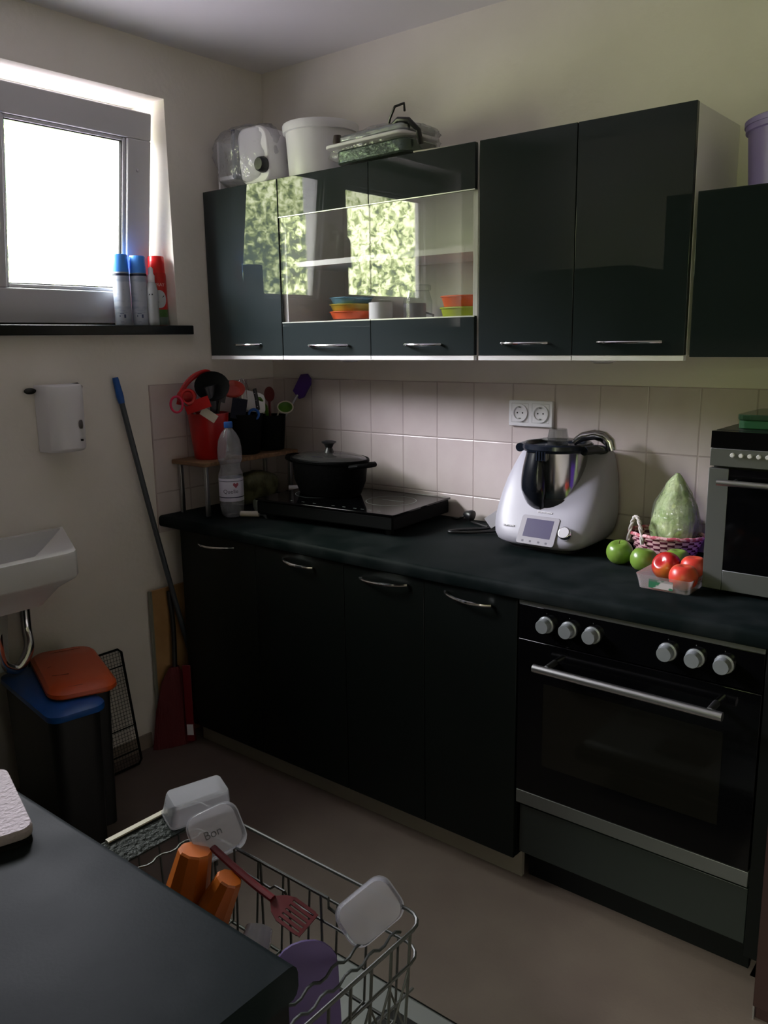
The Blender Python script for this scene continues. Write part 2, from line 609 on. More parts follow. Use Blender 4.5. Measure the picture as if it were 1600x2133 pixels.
def sash(y0, y1, gy0, gy1, z0, z1, gz0, gz1, xf, name):
    m = MB()
    t = 0.062
    m.box(-t, 0, y0, y1, z0, gz0)
    m.box(-t, 0, y0, y1, gz1, z1)
    m.box(-t, 0, y0, gy0, gz0, gz1)
    m.box(-t, 0, gy1, y1, gz0, gz1)
    b = 0.012      # glazing bead, set back
    m.box(-t + 0.01, -0.012, gy0, gy0 + b, gz0, gz1)
    m.box(-t + 0.01, -0.012, gy1 - b, gy1, gz0, gz1)
    m.box(-t + 0.01, -0.012, gy0 + b, gy1 - b, gz0, gz0 + b)
    m.box(-t + 0.01, -0.012, gy0 + b, gy1 - b, gz1 - b, gz1)
    s_ = make(name, m, M_pvc, win, bevel=0.004, xf=xf)
    make('window_pane', MB().box(-0.036, -0.030, gy0 + 0.004, gy1 - 0.004, gz0 + 0.004, gz1 - 0.004), M_wglass, s_, xf=xf)
    g = MB()
    e = 0.003
    for (a0, a1, c0, c1) in ((gy0 + b, gy0 + b + e, gz0 + b, gz1 - b), (gy1 - b - e, gy1 - b, gz0 + b, gz1 - b), (gy0 + b, gy1 - b, gz0 + b, gz0 + b + e), (gy0 + b, gy1 - b, gz1 - b - e, gz1 - b)):
        g.box(-0.0297, -0.018, a0, a1, c0, c1)
    make('gasket', g, M_blackmatt, s_, xf=xf)
    return s_


tilt = math.atan2(0.095, 0.68)
piv = Vector((-0.125, 0, 1.565))
XT = Matrix.Translation(piv) @ Matrix.Rotation(tilt, 4, 'Y')      # top leans into the room
zz = lambda z: (z - 1.565) / math.cos(tilt)
s1 = sash(-1.125, -0.492, -1.022, -0.585, -0.020, zz(2.245), zz(1.655), zz(2.158), XT, 'tilted_sash')
s2 = sash(-1.935, -1.145, -1.835, -1.245, 1.546, 2.262, 1.67, 2.165, Matrix.Translation((-0.125, 0, 0)), 'closed_sash')


def win_handle(y, z, x, par, xf=None):
    m = MB()
    m.box(x, x + 0.010, y - 0.014, y + 0.014, z - 0.035, z + 0.035)
    m.tube([(x + 0.01, y, z), (x + 0.042, y, z), (x + 0.048, y, z - 0.01), (x + 0.048, y, z - 0.12)], 0.009, 8)
    make('window_handle', m, M_steel_d, par, bevel=0.002, xf=xf)


win_handle(-1.073, zz(1.94), 0.0, s1, XT)
win_handle(-1.195, 1.92, -0.125, s2)
make('screw_cap', MB().lathe([(0.006, 0), (0.006, 0.003), (0.003, 0.004)], seg=10), M_pvc, s1,
     xf=XT @ Matrix.Translation((0, -0.545, zz(2.06))) @ Matrix.Rotation(R(90), 4, 'Y'))
# black stone sill
sl = MB()
sl.box(-0.185, 0.030, WY0 - 0.06, -0.412, 1.5055, 1.5375)
struct('trim_3', sl, mat('black_stone_sill', (0.004, 0.004, 0.0045), 0.25, c2=(0.008, 0.008, 0.009), nscale=60), bevel=0.003)

# ------------------------------------------------------------------ wall cupboards
YF = -0.3166
ZB, ZT = 1.428, 2.0077


def bow_handle(x0, x1, y, z, par, mtl=None, out=0.028, r=0.0045, z2=None):
    n = 12
    z2 = z if z2 is None else z2
    pts = []
    for i in range(n + 1):
        t = i / n
        pts.append((x0 + (x1 - x0) * t, y - 0.006 - out * math.sin(math.pi * t) ** 0.7, z + (z2 - z) * t))
    m = MB().tube(pts, r, 8, flat=1.0)
    for xx, z_ in ((x0 + 0.004, z), (x1 - 0.004, z2)):
        m.tube([(xx, y + 0.001, z_), (xx, y - 0.010, z_)], 0.0042, 8)
    return make('handle', m, mtl or M_chrome, par)


def carcass(x0, x1, z0, z1, yb=-0.002, yf=-0.3006, shelf=(), t=0.016):
    m = MB()
    m.box(x0, x0 + t, yf, yb, z0, z1)
    m.box(x1 - t, x1, yf, yb, z0, z1)
    m.box(x0 + t, x1 - t, yf, yb, z0, z0 + t)
    m.box(x0 + t, x1 - t, yf, yb, z1 - t, z1)
    m.box(x0 + t, x1 - t, yb - 0.006, yb, z0 + t, z1 - t)
    return m


def wall_cupboard(x0, x1, label, doors, z1=ZT, strip=True, z0=ZB, strips=None):
    c = thing('wall_cupboard', ((x0 + x1) / 2, -0.16, z0 - 0.012), label, 'cupboard')
    make('carcass', carcass(x0, x1, z0 - 0.001, z1 - 0.002), M_white, c, bevel=0.0008)
    for (a, b, hx0, hx1, hz) in doors:
        d = make('door', MB().box(a, b, YF, -0.3012, z0, z1), M_gloss, c, bevel=0.0012)
        if hx0:
            bow_handle(hx0, hx1, YF, hz, d, out=0.020, r=0.0042)
        if strip:
            make('edge_strip', MB().box(a + 0.0005, b - 0.0005, YF - 0.0006, YF + 0.016, z0 - 0.0135, z0 - 0.0012), M_strip, c)
    return c


M_strip = mat('bright_edge_strip', (0.93, 0.92, 0.94), 0.25, spec=0.6)
wall_cupboard(0.004, 0.3870, 'single-door glossy anthracite wall cupboard tight against the window wall', [(0.0045, 0.3865, 0.150, 0.278, 1.466)])
wall_cupboard(1.1885, 1.7830, 'tall two-door glossy dark wall cupboard to the right of the glass-fronted one',
              [(1.1887, 1.4810, 1.269, 1.413, 1.461), (1.4835, 1.7825, 1.558, 1.728, 1.461)])
wall_cupboard(1.795, 2.3900, 'lower-topped glossy dark wall cupboard at the right edge, purple bucket on it',
              [(1.7955, 2.3895, None, None, 0)], z1=1.8061, strip=False, z0=1.4235)
# glass fronted double cupboard
GX0, GX1 = 0.3895, 1.1740
gc = thing('glass_cupboard', ((GX0 + GX1) / 2, -0.16, ZB - 0.012), 'glass-fronted double wall cupboard mirroring the leafy garden, coloured tubs inside', 'cupboard')
make('carcass', carcass(GX0, GX1, ZB - 0.001, ZT - 0.002), M_white, gc, bevel=0.0008)
make('shelf', MB().box(GX0 + 0.017, GX1 - 0.017, -0.275, -0.010, 1.722, 1.739), M_white, gc)
GZB, GZT = 1.540, 1.8831
for (a, b, hx0, hx1) in ((0.3900, 0.7845, 0.517, 0.695), (0.7865, 1.1735, 0.926, 1.061)):
    d = make('door_panel', MB().box(a, b, YF, -0.3012, ZB, GZB), M_gloss, gc, bevel=0.0012)
    make('door_panel', MB().box(a, b, YF, -0.3012, GZT, ZT), M_gloss, gc, bevel=0.0012)
    make('glass_pane', MB().box(a + 0.001, b - 0.001, YF + 0.003, YF + 0.007, GZB - 0.004, GZT + 0.004), M_glasscab, gc, smooth=False)
    make('pane_rail', MB().box(a, b, YF - 0.0008, YF + 0.002, GZB - 0.003, GZB + 0.0005), M_alu, gc)
    make('pane_rail', MB().box(a, b, YF - 0.0008, YF + 0.002, GZT - 0.0005, GZT + 0.002), M_alu, gc)
    bow_handle(hx0, hx1, YF, 1.460, d, out=0.020, r=0.0042)
    make('edge_strip', MB().box(a + 0.0005, b - 0.0005, YF - 0.0006, YF + 0.016, ZB - 0.0135, ZB - 0.0012), M_strip, gc)

# round puck lamps below the cupboards
for (x, lab) in ((0.585, 'small round lamp under the glass-fronted wall cupboard'), (1.515, 'small round lamp under the tall two-door wall cupboard')):
    t_ = thing('puck_lamp', (x, -0.19, 1.4255 - 0.022), lab, 'lamp', 'round lamps under the wall cupboards')
    make('lamp_housing', MB().lathe([(0.030, 0.002), (0.036, 0.005), (0.036, 0.0225)], (x, -0.19, 1.404), 28), M_wplast, t_)
    make('lamp_lens', MB().lathe([(0.026, 0), (0.028, 0.002)], (x, -0.19, 1.404), 24), M_clearbox, t_)

# ------------------------------------------------------------------ base cupboards, worktop
DFY = -0.5867


def base_cupboard(x0, x1, label, doors):
    c = thing('base_cupboard', ((x0 + x1) / 2, -0.3, 0), label, 'cupboard')
    m = MB()
    t = 0.016
    m.box(x0, x0 + t, DFY + 0.018, -0.012, 0.082, 0.8235)
    m.box(x1 - t, x1, DFY + 0.018, -0.012, 0.082, 0.8235)
    m.box(x0 + t, x1 - t, DFY + 0.018, -0.012, 0.082, 0.098)
    m.box(x0 + t, x1 - t, DFY + 0.018, DFY + 0.10, 0.805, 0.8235)
    m.box(x0 + t, x1 - t, -0.018, -0.012, 0.098, 0.8235)
    make('carcass', m, M_blackmatt, c)
    make('plinth', MB().box(x0, x1, DFY + 0.048, DFY + 0.062, 0.0, 0.081), mat('greyish_plinth', '#8a8577', 0.5), c)
    for (a, b, h0, h1, z0, z1) in doors:
        d = make('door', MB().box(a, b, DFY, DFY + 0.0165, 0.0816, 0.8215), M_front, c, bevel=0.0012)
        bow_handle(h0, h1, DFY, z0, d, z2=z1)
    return c


base_cupboard(0.1044, 0.8880, 'black two-door base cupboard in the corner, nearest the leaning brooms',
              [(0.1046, 0.4950, 0.213, 0.403, 0.788, 0.798), (0.4980, 0.8875, 0.637, 0.764, 0.800, 0.788)])
base_cupboard(0.8900, 1.4880, 'black two-door base cupboard directly left of the built-in oven',
              [(0.8905, 1.1880, 0.959, 1.134, 0.789, 0.797), (1.1905, 1.4875, 1.266, 1.411, 0.801, 0.790)])
H = 0.8642
prof = [(-0.0085, H), (-0.592, H), (-0.598, H - 0.0015), (-0.6025, H - 0.006), (-0.6045, H - 0.013), (-0.6045, H - 0.028), (-0.602, H - 0.036), (-0.597, H - 0.0395), (-0.0085, H - 0.0400)]
wt = make('worktop', MB().prism(prof, lambda u, v, d: (d, u, v), 0.0085, 2.78), M_stone)
tag(wt, 'long dark slate-look worktop running along the tiled wall', 'worktop')
ep = make('end_panel', MB().box(2.0930, 2.1290, DFY - 0.002, -0.012, 0.083, 0.8235), M_blackmatt, bevel=0.001)
tag(ep, 'narrow black end panel to the right of the built-in oven', 'panel')
ep.location.z = 0.0
ep.data.transform(Matrix.Translation((0, 0, 0.083)))
bm_ = MB().box(2.098, 2.124, DFY + 0.05, -0.02, 0.0, 0.083)
make('panel_foot', bm_, M_blackmatt, ep)
BASE[ep.name] = Vector(ep.location)

# dark red-brown cabinet at the far right edge of the view
rc = thing('brown_cabinet', (2.42, -0.40, 0), 'dark reddish-brown wooden cabinet edge at the lower right, beside the black end panel', 'cabinet')
M_mahog = mat('red_brown_wood', '#241210', 0.45, c2='#2c1614', nscale=5, stretch=(1, 1, 0.15))
make('body', MB().box(2.1440, 2.76, -0.66, -0.02, 0.0, 0.8235), M_mahog, rc, bevel=0.002)
make('edge_trim', MB().box(2.1405, 2.1440, -0.668, -0.650, 0.0, 0.8235), M_alu, rc)
make('front_door', MB().box(2.1450, 2.755, -0.690, -0.662, 0.05, 0.82), M_mahog, rc, bevel=0.002)

# ------------------------------------------------------------------ built-in oven
OX0, OX1 = 1.4945, 2.0905
ov = thing('built_in_oven', (1.79, -0.3, 0.0), 'black built-in oven with six grey knobs and a long bar handle', 'oven')
make('oven_body', MB().box(OX0 + 0.01, OX1 - 0.01, DFY + 0.03, -0.02, 0.25, 0.822), M_blackmatt, ov)
make('control_panel', MB().box(OX0 + 0.0005, OX1 - 0.0005, DFY - 0.002, DFY + 0.028, 0.722, 0.8110), M_bglass, ov, bevel=0.001)
make('top_strip', MB().box(OX0 + 0.0005, OX1 - 0.0005, DFY - 0.003, DFY + 0.02, 0.8115, 0.8230), M_steel_d, ov)
dr = make('oven_door', MB().box(OX0 + 0.0005, OX1 - 0.0005, DFY - 0.004, DFY + 0.028, 0.2965, 0.7195), M_bglass, ov, bevel=0.0015)
make('oven_window', MB().box(OX0 + 0.075, OX1 - 0.075, DFY - 0.0046, DFY - 0.0042, 0.385, 0.612), mat('oven_window_glass', (0.006, 0.0055, 0.0045), 0.08, spec=0.3), dr)
hb = MB().tube([(1.566, -0.640, 0.6695), (2.026, -0.640, 0.6695)], 0.0105, 16)
hd = make('handle', hb, M_alu, dr)
for x in (1.600, 1.997):
    make('handle_bracket', MB().tube([(x, DFY - 0.004, 0.676), (x, -0.636, 0.674)], 0.008, 12), M_steel, dr)
make('bottom_strip', MB().box(OX0 + 0.0005, OX1 - 0.0005, DFY - 0.003, DFY + 0.028, 0.2570, 0.2945), M_steel_d, ov, bevel=0.001)
make('lower_panel', MB().box(OX0 + 0.004, OX1 - 0.002, DFY + 0.012, DFY + 0.03, 0.103, 0.2440), mat('dark_grey_panel', (0.012, 0.016, 0.015), 0.4), ov, bevel=0.001)
make('plinth', MB().box(OX0 + 0.004, OX1 - 0.002, DFY + 0.07, DFY + 0.085, 0.0, 0.098), M_blackmatt, ov)
M_knob = mat('grey_knob', '#82868a', 0.35, metal=0.3)
for x in (1.573, 1.6355, 1.698, 1.882, 1.945, 2.008):
    xf = Matrix.Translation((x, DFY - 0.002, 0.7705)) @ Matrix.Rotation(R(90), 4, 'X')
    k = make('knob', MB().lathe([(0.0215, 0), (0.0215, 0.006), (0.0175, 0.008), (0.0175, 0.026), (0.0165, 0.028)], seg=28), M_knob, ov, xf=xf)
    make('knob_ring', MB().lathe([(0.0222, 0.001), (0.0222, 0.0045)], seg=28, cap0=False, cap1=False), M_steel, k, xf=xf)
for x in (1.573, 1.6355, 1.698, 1.882, 1.945, 2.008):
    make('dial_mark', MB().box(x - 0.0010, x + 0.0010, DFY - 0.0026, DFY - 0.0018, 0.7975, 0.8000), M_steel_d, ov)

# ------------------------------------------------------------------ on top of the wall cupboards
TOPZ = 2.0078
# food slicer wrapped in a clear bag
sc_ = thing('food_slicer', (0.21, -0.22, TOPZ), 'white food slicer wrapped in a clear plastic bag, left end of the cupboard tops', 'slicer')
m = MB()
m.prism(rrect(0.150, 0.190, 0.045, 6, 0.252, TOPZ + 0.0965), lambda u, v, d: (u - 0.12 * max(0, v - TOPZ - 0.05), d, v), -0.285, -0.12)
make('slicer_body', m, M_wplast, sc_, bevel=0.006)
make('blade_guide', MB().box(0.150, 0.168, -0.300, -0.10, TOPZ + 0.03, TOPZ + 0.192), mat('blue_grey_metal', (0.10, 0.11, 0.14), 0.3, metal=0.7), sc_, bevel=0.003)
make('food_tray', MB().box(0.050, 0.149, -0.28, -0.12, TOPZ + 0.035, TOPZ + 0.05).box(0.05, 0.06, -0.28, -0.12, TOPZ + 0.001, TOPZ + 0.17), M_wplast, sc_, bevel=0.003)
xk = Matrix.Translation((0.296, -0.286, TOPZ + 0.060)) @ Matrix.Rotation(R(90), 4, 'X')
make('thickness_knob', MB().lathe([(0.026, 0), (0.027, 0.004), (0.023, 0.022), (0.019, 0.026)], seg=24), M_black, sc_, xf=xk)


def crumple(c, size, seed, amp=0.16, seg=56, rings=30, flat=True, pw=3.0):
    """closed wrinkled bag: a rounded block with folds"""
    off = Vector((seed * 3.1, seed * 1.7, seed))
    m = MB()
    rr = []
    for i in range(1, rings):
        th = math.pi * i / rings
        ring = []
        for k in range(seg):
            a = 2 * math.pi * k / seg
            d = Vector((math.sin(th) * math.cos(a), math.sin(th) * math.sin(a), -math.cos(th)))
            nrm = (abs(d.x) ** pw + abs(d.y) ** pw + abs(d.z) ** pw) ** (1 / pw)
            p = d / nrm
            q = 1 + amp * (noise.noise(p * 1.7 + off) + 0.55 * abs(noise.noise(p * 4.3 + off)) + 0.25 * noise.noise(p * 9 + off))
            v = Vector((p.x * size[0] / 2 * q, p.y * size[1] / 2 * q, p.z * size[2] / 2 * (q if p.z > 0 else 1)))
            w_ = Vector(c) + v
            if flat:
                w_.z = max(w_.z, c[2] - size[2] / 2)
            ring.append(w_)
        rr.append(ring)
    return m.loft(rr)


make('plastic_bag', crumple((0.172, -0.215, TOPZ + 0.105), (0.29, 0.205, 0.208), 2.0, 0.13), M_film, sc_)

bk = thing('lidded_bucket', (0.458, -0.17, TOPZ), 'round white plastic bucket with lid standing on the glass-fronted cupboard', 'bucket')
make('bucket_body', MB().lathe([(0.106, 0), (0.110, 0.004), (0.119, 0.152), (0.119, 0.158)], (0.458, -0.17, TOPZ + 0.0003), 64), M_wplast, bk)
make('bucket_lid', MB().lathe([(0.1195, 0.148), (0.128, 0.149), (0.129, 0.172), (0.1265, 0.176), (0.117, 0.176), (0.115, 0.170)], (0.458, -0.17, TOPZ), 64), M_wplast, bk)

gr = thing('contact_grill', (0.75, -0.235, TOPZ), 'flat white-edged electric grill in a clear bag beside the white bucket', 'grill')
RG = Matrix.Translation((0.768, -0.225, TOPZ)) @ Matrix.Rotation(R(-3), 4, 'Z')
make('grill_base', MB().prism(rrect(0.30, 0.165, 0.03, 5), lambda u, v, d: (u + 0.02, v, d), 0.010, 0.052), mat('grey_green_metal', (0.10, 0.13, 0.115), 0.25, metal=0.6, bump=0.5, bscale=30), gr, bevel=0.006, xf=RG)
make('grill_rim', MB().prism(rrect(0.335, 0.195, 0.03, 5), lambda u, v, d: (u, v, d), 0.060, 0.070), M_wplast, gr, bevel=0.003, xf=RG)
make('grill_lid', MB().prism(rrect(0.29, 0.16, 0.03, 5), lambda u, v, d: (u + 0.02, v, d), 0.071, 0.095), mat('silver_lid', (0.35, 0.38, 0.36), 0.25, metal=0.8, bump=0.4, bscale=25), gr, bevel=0.008, xf=RG)
make('grill_handle', MB().tube([(0.09, -0.06, 0.090), (0.13, -0.07, 0.104), (0.165, -0.065, 0.098), (0.190, -0.05, 0.068), (0.192, -0.04, 0.03)], 0.008, 10), M_black, gr, xf=RG)
make('grill_knob', MB().lathe([(0.014, 0), (0.015, 0.012), (0.012, 0.03)], (-0.125, -0.07, 0.070), 16), mat('brown_black_knob', (0.03, 0.016, 0.012), 0.4), gr, xf=RG)
make('power_cord', MB().tube([(-0.02, 0.03, 0.096), (0.01, 0.02, 0.115), (0.035, 0.0, 0.135), (0.055, 0.0, 0.165), (0.075, 0.02, 0.175), (0.06, 0.04, 0.16)], 0.004, 8), M_black, gr, xf=RG)
make('plastic_bag', crumple((0.775, -0.215, TOPZ + 0.058), (0.36, 0.175, 0.114), 5.0, 0.16, pw=2.6), M_film, gr)
pp = MB().obox((1.03, -0.25, TOPZ + 0.0035), (0.16, 0.11, 0.004), (0, 0, R(8)))
tag(make('folded_paper', pp, mat('white_paper', '#cfc9c0', 0.8)), 'white folded sheet of paper lying beside the bagged grill', 'paper')

pb = thing('storage_tub', (1.993, -0.17, 1.8063), 'lilac plastic tub on the lower cupboard at the right edge of the view', 'tub')
make('tub_body', MB().lathe([(0.122, 0), (0.126, 0.004), (0.134, 0.130), (0.140, 0.132), (0.140, 0.150), (0.135, 0.151), (0.130, 0.133), (0.120, 0.006)], (1.993, -0.162, 1.8064), 64), M_lilac, pb)
make('tub_lid', MB().lathe([(0.139, 0.144), (0.143, 0.144), (0.143, 0.155), (0.136, 0.159), (0.08, 0.161)], (1.993, -0.162, 1.8064), 64), M_lilac, pb)

# ------------------------------------------------------------------ inside the glass cupboard (floor of it at ZB + 0.015)
CF = ZB + 0.0152


def tub(x, y, z, r, h, cm, label, group):
    m = MB().lathe([(r * 0.86, 0), (r * 0.9, 0.003), (r, h * 0.85), (r * 1.05, h * 0.87), (r * 1.05, h * 0.98), (r * 0.97, h)], (x, y, z), 40)
    return tag(make('food_tub', m, cm), label, 'tub', group)


Mt_y = mat('lime_tub', '#a8b828', 0.4)
Mt_o = mat('orange_tub', '#e0602c', 0.4)
Mt_b = mat('blue_tub', '#5f8fa8', 0.4)
Mt_y2 = mat('yellow_tub', '#b8a430', 0.4)
GZ_ = 'coloured tubs in the glass-fronted cupboard'
z0 = CF + 0.052
# a shallow riser of stacked saucers under the tubs keeps them at pane height
def saucers(x, y, r, n, label):
    t_ = thing('saucer_stack', (x, y, CF), label, 'saucers')
    for i in range(n):
        make('saucer', MB().lathe([(r * 0.55, 0), (r * 0.95, 0.006), (r, 0.011), (r * 0.97, 0.0115), (r * 0.5, 0.004)], (x, y, CF + 0.0002 + i * 0.0128), 36), M_enamel, t_)


saucers(1.035, -0.15, 0.085, 7, 'stack of white saucers under the lime and orange tubs')
saucers(0.545, -0.13, 0.09, 8, 'stack of white saucers under the blue and yellow tubs')
tub(1.035, -0.15, CF + 0.0925, 0.078, 0.036, Mt_y, 'lime green round tub, lower of the pair behind the right-hand glass', GZ_)
tub(1.035, -0.15, CF + 0.1290, 0.076, 0.034, Mt_o, 'orange round tub, upper of the pair behind the right-hand glass', GZ_)
tub(0.545, -0.13, CF + 0.1055, 0.075, 0.026, Mt_o, 'orange tub, bottom of the stack behind the left-hand glass', GZ_)
tub(0.545, -0.13, CF + 0.1320, 0.074, 0.024, Mt_y2, 'yellow tub, middle of the stack behind the left-hand glass', GZ_)
tub(0.545, -0.13, CF + 0.1565, 0.073, 0.022, Mt_b, 'grey-blue tub, topmost of the stack behind the left-hand glass', GZ_)
jr = thing('preserving_jar', (0.862, -0.17, CF), 'clear glass jar standing behind the right-hand glass pane', 'jar')
make('jar_body', MB().lathe([(0.040, 0), (0.046, 0.006), (0.047, 0.15), (0.040, 0.175), (0.037, 0.185)], (0.862, -0.17, CF + 0.0002), 40, cap1=False), M_jar, jr)
make('jar_lid', MB().lathe([(0.040, 0.185), (0.043, 0.186), (0.043, 0.200), (0.040, 0.203)], (0.862, -0.17, CF), 40), M_jar, jr)


def mug(x, y, z, r, h, mtl, label, rot=0):
    t_ = thing('mug', (x, y, z), label, 'mug', 'mugs in the glass-fronted cupboard')
    make('mug_body', MB().lathe([(r * 0.9, 0), (r, 0.004), (r, h), (r * 0.93, h), (r * 0.92, 0.006)], (x, y, z + 0.0002), 36, cap1=True), mtl, t_)
    c, s = math.cos(rot), math.sin(rot)
    make('handle', MB().tube([(x + c * (r - 0.002), y + s * (r - 0.002), z + h * 0.8), (x + c * (r + 0.024), y + s * (r + 0.024), z + h * 0.75), (x + c * (r + 0.024), y + s * (r + 0.024), z + h * 0.35), (x + c * (r - 0.002), y + s * (r - 0.002), z + h * 0.25)], 0.004, 8), mtl, t_)


M_gmug = mat('grey_mug', '#8b8590', 0.3)
mug(0.700, -0.16, CF, 0.040, 0.155, M_enamel, 'tall white mug behind the meeting edge of the two glass doors', 1.9)
mug(0.790, -0.09, CF, 0.038, 0.150, M_gmug, 'grey mug just right of the tall white mug', 0.4)

# ------------------------------------------------------------------ wall sockets
so = thing('double_socket', (1.1945, -0.0085, 1.2), 'white double wall socket on the tiles above the food processor', 'socket')
make('cover_frame', MB().prism(rrect(0.157, 0.082, 0.004, 3, 1.1945, 1.2385), lambda u, v, d: (u, d, v), -0.0205, -0.0083), M_wplast, so, bevel=0.002)
for cx in (1.1575, 1.2315):
    xf = Matrix.Translation((cx, -0.0205, 1.2400)) @ Matrix.Rotation(R(90), 4, 'X')
    s_ = make('socket_insert', MB().lathe([(0.0285, -0.001), (0.0285, 0.0050), (0.0215, 0.0050), (0.0200, 0.0008), (0.0195, 0.0006)], seg=40, cap0=False, cap1=True), M_wplast, so, xf=xf, bevel=0.0006)
    fr2 = MB()
    for (a, b, c_, d_) in ((-0.0305, -0.0300, -0.0305, 0.0305), (0.0300, 0.0305, -0.0305, 0.0305), (-0.0305, 0.0305, -0.0305, -0.0300), (-0.0305, 0.0305, 0.0300, 0.0305)):
        fr2.box(cx + a, cx + b, -0.0208, -0.0205, 1.24 + c_, 1.24 + d_)
    make('insert_outline', fr2, M_steel_d, so)
    for dx in (-0.0095, 0.0095):
        make('contact_hole', MB().lathe([(0.0026, 0), (0.0026, 0.0008)], seg=14), M_black, s_, xf=Matrix.Translation((cx + dx, -0.0211, 1.24)) @ Matrix.Rotation(R(90), 4, 'X'))
    for dz in (-0.0175, 0.0175):
        make('earth_clip', MB().box(cx - 0.0035, cx + 0.0035, -0.0245, -0.0210, 1.24 + dz - 0.0014, 1.24 + dz + 0.0014), M_steel_d, s_)

# ------------------------------------------------------------------ food processor
TMX = 1.360
WT = H + 0.0003
fp = thing('food_processor', (TMX, -0.16, H), 'white food processor with steel bowl, screen and dial on the worktop', 'food processor')
levels = [(0.010, -0.266, -0.045, 0.108), (0.014, -0.279, -0.038, 0.126), (0.024, -0.289, -0.032, 0.143), (0.040, -0.287, -0.030, 0.155), (0.060, -0.278, -0.028, 0.162),
          (0.085, -0.265, -0.026, 0.166), (0.110, -0.250, -0.026, 0.167), (0.150, -0.226, -0.026, 0.165), (0.190, -0.200, -0.026, 0.160), (0.225, -0.172, -0.026, 0.153),
          (0.255, -0.146, -0.026, 0.145), (0.275, -0.126, -0.028, 0.137), (0.288, -0.112, -0.034, 0.126), (0.294, -0.100, -0.045, 0.110)]


def slab_ring(yf, yb, hw, z, n=48):
    cy, hy_ = (yf + yb) / 2, (yb - yf) / 2
    out = []
    for k in range(n):
        a = 2 * math.pi * k / n
        c, s = math.cos(a), math.sin(a)
        e = 2 / 4.6
        out.append(Vector((TMX + hw * math.copysign(abs(c) ** e, c), cy + hy_ * math.copysign(abs(s) ** e, s), H + z)))
    return out


body = MB().loft([slab_ring(yf, yb, hw, z) for z, yf, yb, hw in levels])
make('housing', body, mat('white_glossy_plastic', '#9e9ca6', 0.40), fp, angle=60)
make('foot_ring', MB().loft([slab_ring(-0.262, -0.05, 0.112, 0.0004), slab_ring(-0.262, -0.05, 0.112, 0.012)]), M_black, fp)
# bowl, leaning slightly like the cradle
BC = Vector((TMX + 0.010, -0.165, H + 0.122))
bowl = make('steel_bowl', MB().lathe([(0.060, 0), (0.072, 0.006), (0.080, 0.03), (0.085, 0.08), (0.088, 0.168), (0.088, 0.175)], BC, 56), mat('polished_steel', (0.46, 0.45, 0.45), 0.16, metal=1.0, bump=0.03, bscale=20), fp)
make('bowl_base', MB().lathe([(0.064, -0.005), (0.075, -0.002), (0.0835, 0.024), (0.0835, 0.030), (0.081, 0.030), (0.073, 0.004), (0.05, 0.0)], BC, 48), M_black, bowl)
# broad black bowl handle facing front-left
hm = MB()
a0 = math.atan2(-0.86, -0.50)
rings = []
for i in range(13):
    t = i / 12
    z = -0.004 + 0.166 * t
    rin = 0.074 + 0.012 * min(1, t * 3)
    bulge = 0.010 + 0.016 * math.sin(math.pi * min(1, t * 1.02)) ** 0.8 * (1.25 - 0.5 * t)
    half = R(32 - 6 * t + 6 * math.sin(math.pi * t))
    ring = []
    for k in range(9):
        a = a0 - half + 2 * half * k / 8
        rr_ = rin + bulge * math.sin(math.pi * k / 8) ** 0.5
        ring.append(BC + Vector((rr_ * math.cos(a), rr_ * math.sin(a), z)))
    for k in range(8, -1, -1):
        a = a0 - half + 2 * half * k / 8
        ring.append(BC + Vector(((rin - 0.003) * math.cos(a), (rin - 0.003) * math.sin(a), z)))
    rings.append(ring)
make('handle', hm.loft(rings), mat('glossy_black_plastic', (0.005, 0.006, 0.009), 0.18), bowl, angle=60)
M_lid = mat('blue_black_plastic', (0.008, 0.011, 0.019), 0.22)
LZ = BC.z + 0.175
lid = make('bowl_lid', MB().lathe([(0.090, -0.012), (0.099, -0.010), (0.104, -0.002), (0.103, 0.009), (0.098, 0.0130), (0.093, 0.0115), (0.087, 0.003), (0.040, -0.001), (0.034, 0.006), (0.031, 0.006), (0.031, -0.008)], (BC.x, BC.y, LZ), 64, cap0=True), M_lid, fp)
for s_, yy in ((-1, -0.02), (1, 0.0)):
    make('locking_arm', MB().tube([(BC.x + s_ * 0.098, BC.y + yy - 0.030, LZ - 0.004), (BC.x + s_ * 0.108, BC.y + yy + 0.02, LZ - 0.004), (BC.x + s_ * 0.114, BC.y + 0.07, LZ - 0.012)], 0.0135, 14), M_lid, fp)
vent = MB()
for k in range(4):
    a = a0 + R(22 + k * 5)
    vent.obox(BC + Vector((0.096 * math.cos(a), 0.096 * math.sin(a), 0.158)), (0.012, 0.005, 0.03), (0, 0, a))
make('lid_lug', vent, M_lid, lid)
make('measuring_cup', MB().lathe([(0.0295, -0.006), (0.030, 0.012), (0.048, 0.016), (0.048, 0.0185), (0.031, 0.0205), (0.026, 0.046), (0.0245, 0.048)], (BC.x, BC.y, LZ + 0.004), 10), M_cup, fp, smooth=False)
make('chrome_arch', MB().tube([(BC.x + 0.025, BC.y + 0.050, LZ + 0.008), (BC.x + 0.05, BC.y + 0.058, LZ + 0.026), (BC.x + 0.085, BC.y + 0.066, LZ + 0.033), (BC.x + 0.110, BC.y + 0.070, LZ + 0.028), (BC.x + 0.130, BC.y + 0.072, LZ + 0.012), (BC.x + 0.137, BC.y + 0.072, LZ - 0.012)], [0.010, 0.014, 0.016, 0.017, 0.017, 0.015], 16), M_chrome, fp)
